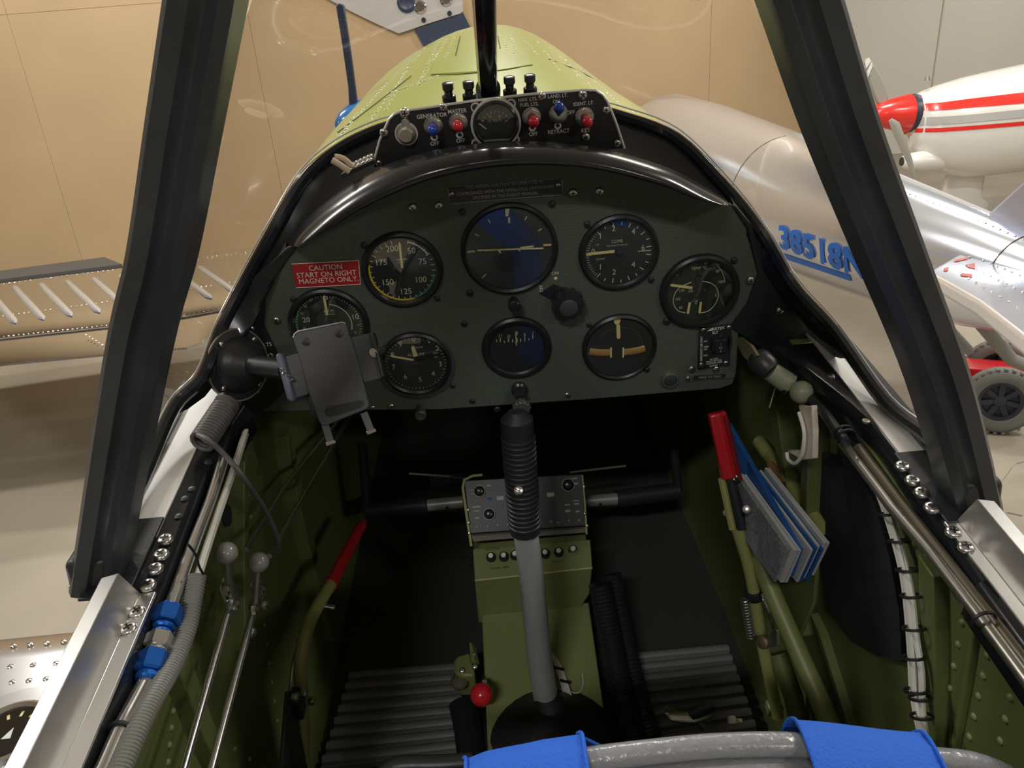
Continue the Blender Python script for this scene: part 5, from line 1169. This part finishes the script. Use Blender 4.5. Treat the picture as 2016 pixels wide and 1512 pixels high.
for k in range(-7, 9):
    a = PW(79 + 52 * k, 557 - 5.6 * k, Z=zz + .004); b = PW(141 + 55 * k, 622 - 7.0 * k, Z=zz + .008)
    if k > 6: continue
    wmk('bead_rib', M().tube([a, a.lerp(b, .06), a.lerp(b, .94), b], [.004, .022, .022, .004], 8, flat=.6, up=(0, 0, 1)), ALUR, bw_, smooth=60)
pts, nr = [], []
for A in (r3, r2, r1):
    for q in resample(A, 90): pts.append(q + V(0, .03, .003)); nr.append(V(0, 0, 1))
for q in resample([PW(170, 660, Z=zz), PW(222, 692, Z=zz - .04)], 9): pts.append(q + V(0, 0, .004)); nr.append(V(0, 0, 1))
rivets('rivet_rows', pts, nr, .006, ALUP, bw_)
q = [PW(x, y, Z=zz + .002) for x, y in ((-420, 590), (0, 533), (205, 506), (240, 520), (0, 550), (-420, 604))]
wmk('far_edge_strip', M().prism(q, (0, 0, -.02)), mat('dark_brown_strip', (.05, .045, .038), .6), bw_)  # plain dark brown strip along the far edge

# --- polished aircraft whose tail stands to the right ---------------------------------------
SECT = [(2.75, 2.62, 1.06, .08, .10), (3.2, 2.56, 1.05, .15, .20), (3.7, 2.49, 1.03, .23, .29), (4.2, 2.42, 1.02, .30, .35), (5.0, 2.31, 1.03, .38, .42), (6.0, 2.19, 1.06, .45, .48), (7.2, 2.05, 1.10, .50, .53), (8.2, 1.96, 1.12, .50, .54), (8.75, 1.92, 1.12, .40, .44)]
def sect_at(y):
    for a, b in zip(SECT, SECT[1:]):
        if a[0] <= y <= b[0]: t = (y - a[0]) / (b[0] - a[0]); return [a[i] + (b[i] - a[i]) * t for i in range(5)]
    return SECT[0] if y < SECT[0][0] else SECT[-1]
tl = thing('tail_dragger_aircraft', 'polished bare metal aircraft with blue number, tail towards the right', 'aircraft', (2.3, 5, 0), frame=False)
rings = [[V(xc + w * math.cos(a), y, zc + h * math.sin(a)) for a in [2 * math.pi * k / 72 for k in range(72)]] for y, xc, zc, w, h in SECT]
m = M().loft(rings, True, True); FUSB = BVHTree.FromPolygons([tuple(v) for v in m.v], m.f); wmk('fuselage', m, ALUR, tl, smooth=60)
def side(y, z, off=.012):
    _, xc, zc, w, h = sect_at(y); s = max(0, 1 - ((z - zc) / h) ** 2); return V(xc - w * math.sqrt(s) - off, y, z)
BLUEP = mat('blue_registration', (.02, .18, .70), .4)
vs_, fs_ = text_geo('38518N', 'LEFT', .03); m = M(); sz = .22; y0 = 5.02; z0 = .95
m.add([side(y0 - p[0] * sz * 1.15, z0 + p[1] * sz) for p in vs_], fs_); wmk('registration_number', m, BLUEP, tl, smooth=0)
wmk('blue_stripe', M().sheet([[side(5.4 - .07 * k, .80 + .003 * k + d, .005) for k in range(16)] for d in (-.02, .02)]), BLUEP, tl, smooth=0)
for y in (3.45, 5.7): wmk('skin_joint', M().tube([side(y, sect_at(y)[2] + sect_at(y)[4] * math.sin(a), .001) for a in [math.radians(-85 + 10 * k) for k in range(18)]], .004, 5), JOINT, tl)
zs = 1.16
st = [PW(x, y, Z=zs) for x, y in ((1824, 535), (1872, 562), (1925, 592), (2016, 664), (2130, 750), (2230, 600), (2120, 440), (1985, 442))]
wmk('stabiliser', M().prism(st, (0, 0, -.07)), ALUR, tl, bev=.02, segs=3)
for q_ in (((1878, 512), (1904, 506), (1905, 510), (1879, 516)), ((1900, 522), (1919, 518), (1920, 529), (1908, 527)), ((1890, 537), (1914, 540), (1914, 546), (1892, 543)), ((1858, 528), (1868, 526), (1866, 533), (1858, 534))): wmk('red_marking', M().prism([PW(x, y, Z=zs + .002) for x, y in q_], (0, 0, .001)), mat('faded_red_print', (.55, .10, .08), .4), tl)
fin = [V(2.49, 3.82, 1.27), V(2.50, 3.40, 1.66), V(2.52, 3.05, 2.05), V(2.54, 2.75, 2.05), V(2.56, 2.75, 1.05), V(2.50, 3.6, 1.15)]
wmk('fin', M().prism(fin, (.06, 0, 0)), mat('blue_grey_metal', (.55, .60, .78), .25, .9), tl, bev=.02, segs=3)
pts, nr = [], []
for k in range(60):
    t = k / 59; a = st[0].lerp(st[6], .25 + .5 * t); pts.append(a + V(0, 0, .003)); nr.append(V(0, 0, 1))
for r in range(6):
    for k in range(14): p = st[1].lerp(st[4], k / 13).lerp(st[7].lerp(st[6], k / 13), .15 + .12 * r); pts.append(p + V(0, 0, .003)); nr.append(V(0, 0, 1))
for k in range(40):
    y = 3.3 + k * .045; s_ = sect_at(y); pts.append(V(s_[1] - .3 * s_[3], y, s_[2] + s_[4] * .955)); nr.append(V(-.2, 0, 1))
rivets('rivet_rows', pts, nr, .007, ALUP, tl)
wmk('tail_strut', M().tube([V(2.50, 3.75, .80), V(2.75, 3.72, .52), V(3.0, 3.7, .40)], .035, 10), mat('grey_strut', (.26, .25, .23), .5), tl); wmk('tail_strut', M().tube([V(2.42, 4.05, .76), V(2.70, 4.0, .46)], .028, 10), mat('grey_strut', (.26, .25, .23), .5), tl)
for sx in (-1, 1):
    a_ = V(2.05 + .45 * sx, 7.3, .72); b_ = V(2.05 + .75 * sx, 7.45, .24)
    wmk('main_gear_leg', M().tube([a_, b_], [.05, .035], 10), ALUD, tl); wmk('main_wheel', M().lathe(b_ + V(.07 * sx, 0, 0), (1, 0, 0), [(.12, -.07), (.21, -.06), (.235, 0), (.21, .06), (.12, .07)], 28), mat('grey_tyre', (.17, .17, .15), .7, bump=.3, bscale=60), tl, smooth=50)
# dolly under its tail
dl = thing('tail_dolly', 'red tow dolly on grey pneumatic wheels under the polished tail', 'dolly', (2.9, 4, 0), frame=False)
TYRE = mat('grey_tyre', (.17, .17, .15), .7, bump=.3, bscale=60); HUB = mat('dark_hub', (.03, .033, .045), .4)
wa = V(-.42, -.90, .08).normalized()
for px_, z_, off, lab in (((1968, 787), .20, 0, 'near'), ((1968, 787), .20, .55, 'far')):
    c = PW(*px_, Z=z_) - wa * off + (V(.08, 0, 0) if off else V(0, 0, 0)); R_ = .195
    w = wmk('wheel', M().lathe(c, wa, [(R_ * .60, -.04), (R_ * .80, -.055), (R_ * .96, -.04), (R_, -.015), (R_, .015), (R_ * .96, .04), (R_ * .80, .055), (R_ * .60, .04), (R_ * .58, -.04)], 48, cap=False), TYRE, dl, smooth=50)
    wmk('hub', M().lathe(c, wa, [(R_ * .61, -.03), (R_ * .61, .035), (R_ * .50, .03), (R_ * .48, .005), (R_ * .2, .008), (R_ * .16, .03), (R_ * .05, .035)], 32), HUB, w)
    u_, w_, _ = frame_of(wa)
    for k in range(7):
        a = 2 * math.pi * k / 7; d_ = u_ * math.cos(a) + w_ * math.sin(a); wmk('spoke', M().box(c + d_ * R_ * .34 + wa * .014, (R_ * .34, .028, .02), d_, wa.cross(d_)), HUB, w)
    for k in range(30):
        a = 2 * math.pi * k / 30; d_ = u_ * math.cos(a) + w_ * math.sin(a); wmk('tread_block', M().box(c + d_ * R_ * .985 + wa * .030, (.012, .018, .03), d_, wa.cross(d_)), TYRE, w)
    if not off: c0_ = c
wmk('axle', M().tube([c0_, c0_ - wa * .55], .018, 10), HUB, dl)
wmk('red_frame', M().box(c0_ - wa * .28 + V(.1, .1, .02), (.5, .22, .10), wa.cross(V(0, 0, 1)), wa), RED, dl, bev=.01); wmk('red_bar', M().tube([c0_ - wa * .1 + V(-.35, .3, -.06), c0_ - wa * .1 + V(.5, .05, -.06)], .03, 10), RED, dl)

# --- white aircraft with red spinner ------------------------------------------------------------
WP = mat('white_aircraft_paint', (.74, .72, .66), .22, coat=.4); RS = mat('red_aircraft_paint', (.72, .03, .02), .25, coat=.4); GS = mat('grey_stripe_paint', (.40, .385, .36), .3)
YW = 8.0
wp = thing('white_aircraft', 'white propeller aircraft with red stripes and red spinner at the right', 'aircraft', (5.5, YW, 0), frame=False)
stn = [(1790, 196, 292, .10), (1797, 190, 300, .22), (1815, 180, 316, .33), (1845, 168, 336, .42), (1890, 154, 345, .48), (1945, 141, 342, .52), (2016, 126, 332, .55), (2120, 95, 335, .58), (2320, 60, 345, .60)]
rings = []
for x, yt, yb, w in stn:
    a, b = PW(x, yt, Y=YW), PW(x, yb, Y=YW); zc = (a.z + b.z) / 2; h = (a.z - b.z) / 2; xc = (a.x + b.x) / 2
    rings.append([V(xc, YW + w * math.copysign(abs(math.cos(t)) ** .8, math.cos(t)), zc + h * math.copysign(abs(math.sin(t)) ** .85, math.sin(t))) for t in [2 * math.pi * k / 36 for k in range(36)]])
m = M().loft(rings, True, True); WB = BVHTree.FromPolygons([tuple(v) for v in m.v], m.f); wmk('cowling', m, WP, wp, smooth=60)
def on_white(x, y, off=.006):
    r = (RA @ _ray(x, y)).normalized(); h = WB.ray_cast(CW, r); return (h[0] - r * off) if h[0] else PW(x, y, Y=YW - .3)
def stripe(up, lo, mt, nm, n=24):
    a, b = resample([V(x, y, 0) for x, y in up], n), resample([V(x, y, 0) for x, y in lo], n); rows = [[on_white(*(p.lerp(q, t))[:2]) for p, q in zip(a, b)] for t in (0, .5, 1)]; wmk(nm, M().sheet(rows), mt, wp, smooth=60)
stripe([(1802, 205), (1850, 202), (1920, 193), (2100, 172)], [(1804, 218), (1850, 217), (1920, 211), (2100, 196)], RS, 'red_stripe')
stripe([(1804, 231), (1850, 230), (1920, 225), (2100, 206)], [(1804, 247), (1850, 246), (1920, 240), (2100, 224)], GS, 'grey_stripe')
stripe([(1802, 253), (1850, 252), (1920, 247), (2100, 232)], [(1800, 261), (1850, 260), (1920, 255), (2100, 240)], RS, 'red_stripe')
sa, sb = PW(1786, 223, Y=YW), PW(1712, 226, Y=YW); d_ = (sb - sa); L_ = d_.length; R0 = abs(PW(1786, 187, Y=YW).z - PW(1786, 262, Y=YW).z) / 2
wmk('spinner', M().lathe(sa, d_, [(R0, 0), (R0 * .97, L_ * .1), (R0 * .78, L_ * .5), (R0 * .55, L_ * .8), (R0 * .3, L_ * .95), (.02, L_)], 36), RS, wp, smooth=60)
wmk('spinner_backplate', M().lathe(sa, -d_, [(R0 * .98, 0), (R0, .05), (R0 * .9, .12)], 36), HUB, wp)
pb = [PW(x, y, Y=YW) for x, y in ((1703, 122), (1709, 113), (1718, 120), (1740, 158), (1750, 190), (1748, 205), (1728, 205), (1713, 165))]
b_ = wmk('propeller_blade', M().prism(pb, (0, .05, 0)), mat('grey_blade', (.34, .33, .28), .35), wp, bev=.015)
for f0, f1 in ((.0, .035), (.07, .10)):
    pa = [PW(x, y, Y=YW - .004) for x, y in ((1703 + 60 * f0, 122 + 260 * f0), (1712 + 60 * f0, 113 + 90 * f0 + 40 * f0), (1712 + 60 * f1, 113 + 130 * f1 + 4), (1703 + 60 * f1, 122 + 260 * f1 + 4))]
    wmk('blade_band', M().prism(pa, (0, .003, 0)), WHITE, b_)
wmk('propeller_blade', M().tube([PW(x, y, Y=YW - .55) for x, y in ((1753, 236), (1762, 246), (1776, 280), (1790, 315), (1803, 358))], [.02, .045, .04, .03, .008], 10, flat=.45, up=(0, 1, 0)), mat('grey_blade', (.34, .33, .28), .35), wp)
wmk('air_scoop', M().lathe(PW(1776, 318, Y=YW - .2), (1, 0, -.05), [(.05, 0), (.075, .03), (.10, .2), (.09, .5), (.03, .8)], 20), WP, wp, smooth=60)
wmk('scoop_mouth', M().lathe(PW(1774, 318, Y=YW - .2), (-1, 0, .05), [(.045, -.01), (.04, .0)], 16), DIAL, wp)
ga, gb = PW(1902, 335, Y=YW), PW(1890, 388, Y=YW)
wmk('gear_fairing', M().loft([[V(p.x + .20 * s * math.cos(t), p.y + .10 * math.sin(t), p.z) for t in [2 * math.pi * k / 16 for k in range(16)]] for p, s in ((ga, 1.0), (gb, 1.15), (V(gb.x - .05, gb.y, .34), 1.9), (V(gb.x - .05, gb.y, .16), 1.9))], True, True), WP, wp, smooth=50)
wmk('nose_wheel', M().lathe(V(gb.x - .05, YW, .17), (0, 1, 0), [(.10, -.06), (.165, -.05), (.17, 0), (.165, .05), (.10, .06)], 28), TYRE, wp)
wmk('oil_pipe', M().tube([PW(1782, 262, Y=YW - .2), PW(1786, 272, Y=YW - .2)], .035, 10), CHROME, wp); wmk('top_beacon', M().tube([PW(1825, 158, Y=YW), PW(1826, 150, Y=YW)], [.03, .02], 8), LINK, wp)

# --- propeller and stand-in shapes before the brown wall --------------------------------------------------------
NAVY = mat('navy_paint', (.035, .05, .085), .4)
pr_ = thing('blue_spinner_propeller', 'dark upright propeller blade over a blue spinner left of the cowl', 'propeller', PW(690, 235, Y=5.0), frame=False)
wmk('blade', M().prism([PW(x, y, Y=5.0) for x, y in ((661, 12), (664, 7), (672, 6), (677, 12), (684, 60), (694, 130), (703, 200), (706, 225), (688, 225), (685, 170), (672, 80))], (0, .05, 0)), NAVY, pr_, bev=.012)
c = PW(715, 235, Y=5.06); e = PW(655, 250, Y=4.95)
wmk('spinner', M().lathe(c, e - c, [(.12, -.05), (.115, .03), (.10, .08), (.07, .14), (.03, .18), (.004, .19)], 28), mat('blue_spinner_paint', (.03, .16, .45), .25, coat=.4), pr_, smooth=60)
wmk('hub_shaft', M().tube([c, c + V(.3, .2, -.05)], .05, 12), NAVY, pr_); wmk('support_post', M().tube([c + V(.25, .15, -.05), V(c.x + .25, c.y + .15, 0)], .05, 10), NAVY, pr_)
sp = thing('reflection_sheet', 'pale sheet with round fittings, a windscreen reflection built before the brown wall', 'panel', PW(820, 60, Y=9.0), frame=False)  # windscreen reflection built as a solid sheet against the wall
ol = [(585, -60), (640, -5), (690, 22), (735, 44), (785, 66), (800, 61), (850, 44), (905, 27), (912, 22), (905, -60)]
wmk('sheet', M().prism([PW(x, y, Y=8.985) for x, y in ol], (0, .03, 0)), mat('reflected_aluminium', (.72, .70, .66), .35, .6), sp)
for x, y, r_, mt in ((800, 5, .10, NAVY), (827, 13, .07, ALUP), (878, -2, .07, ALUP), (834, 39, .025, HUB), (885, 26, .025, HUB)): wmk('fitting', M().lathe(PW(x, y, Y=8.98), (0, -1, 0), [(r_, -.005), (r_ * .95, .012), (r_ * .7, .02), (r_ * .6, .012)], 20), mt, sp, smooth=40)  # round fittings built as part of the windscreen reflection
np_ = thing('navy_stand_in', 'dark navy board standing in for a propeller blade above the cowl top', 'panel', PW(870, 70, Y=9.0), frame=False)  # flat shape added on the wall in place of a dark propeller blade
wmk('cutout', M().prism([PW(x, y, Y=8.99) for x, y in ((816, 58), (912, 26), (938, 78), (950, 130), (862, 140))], (0, .028, 0)), NAVY, np_)
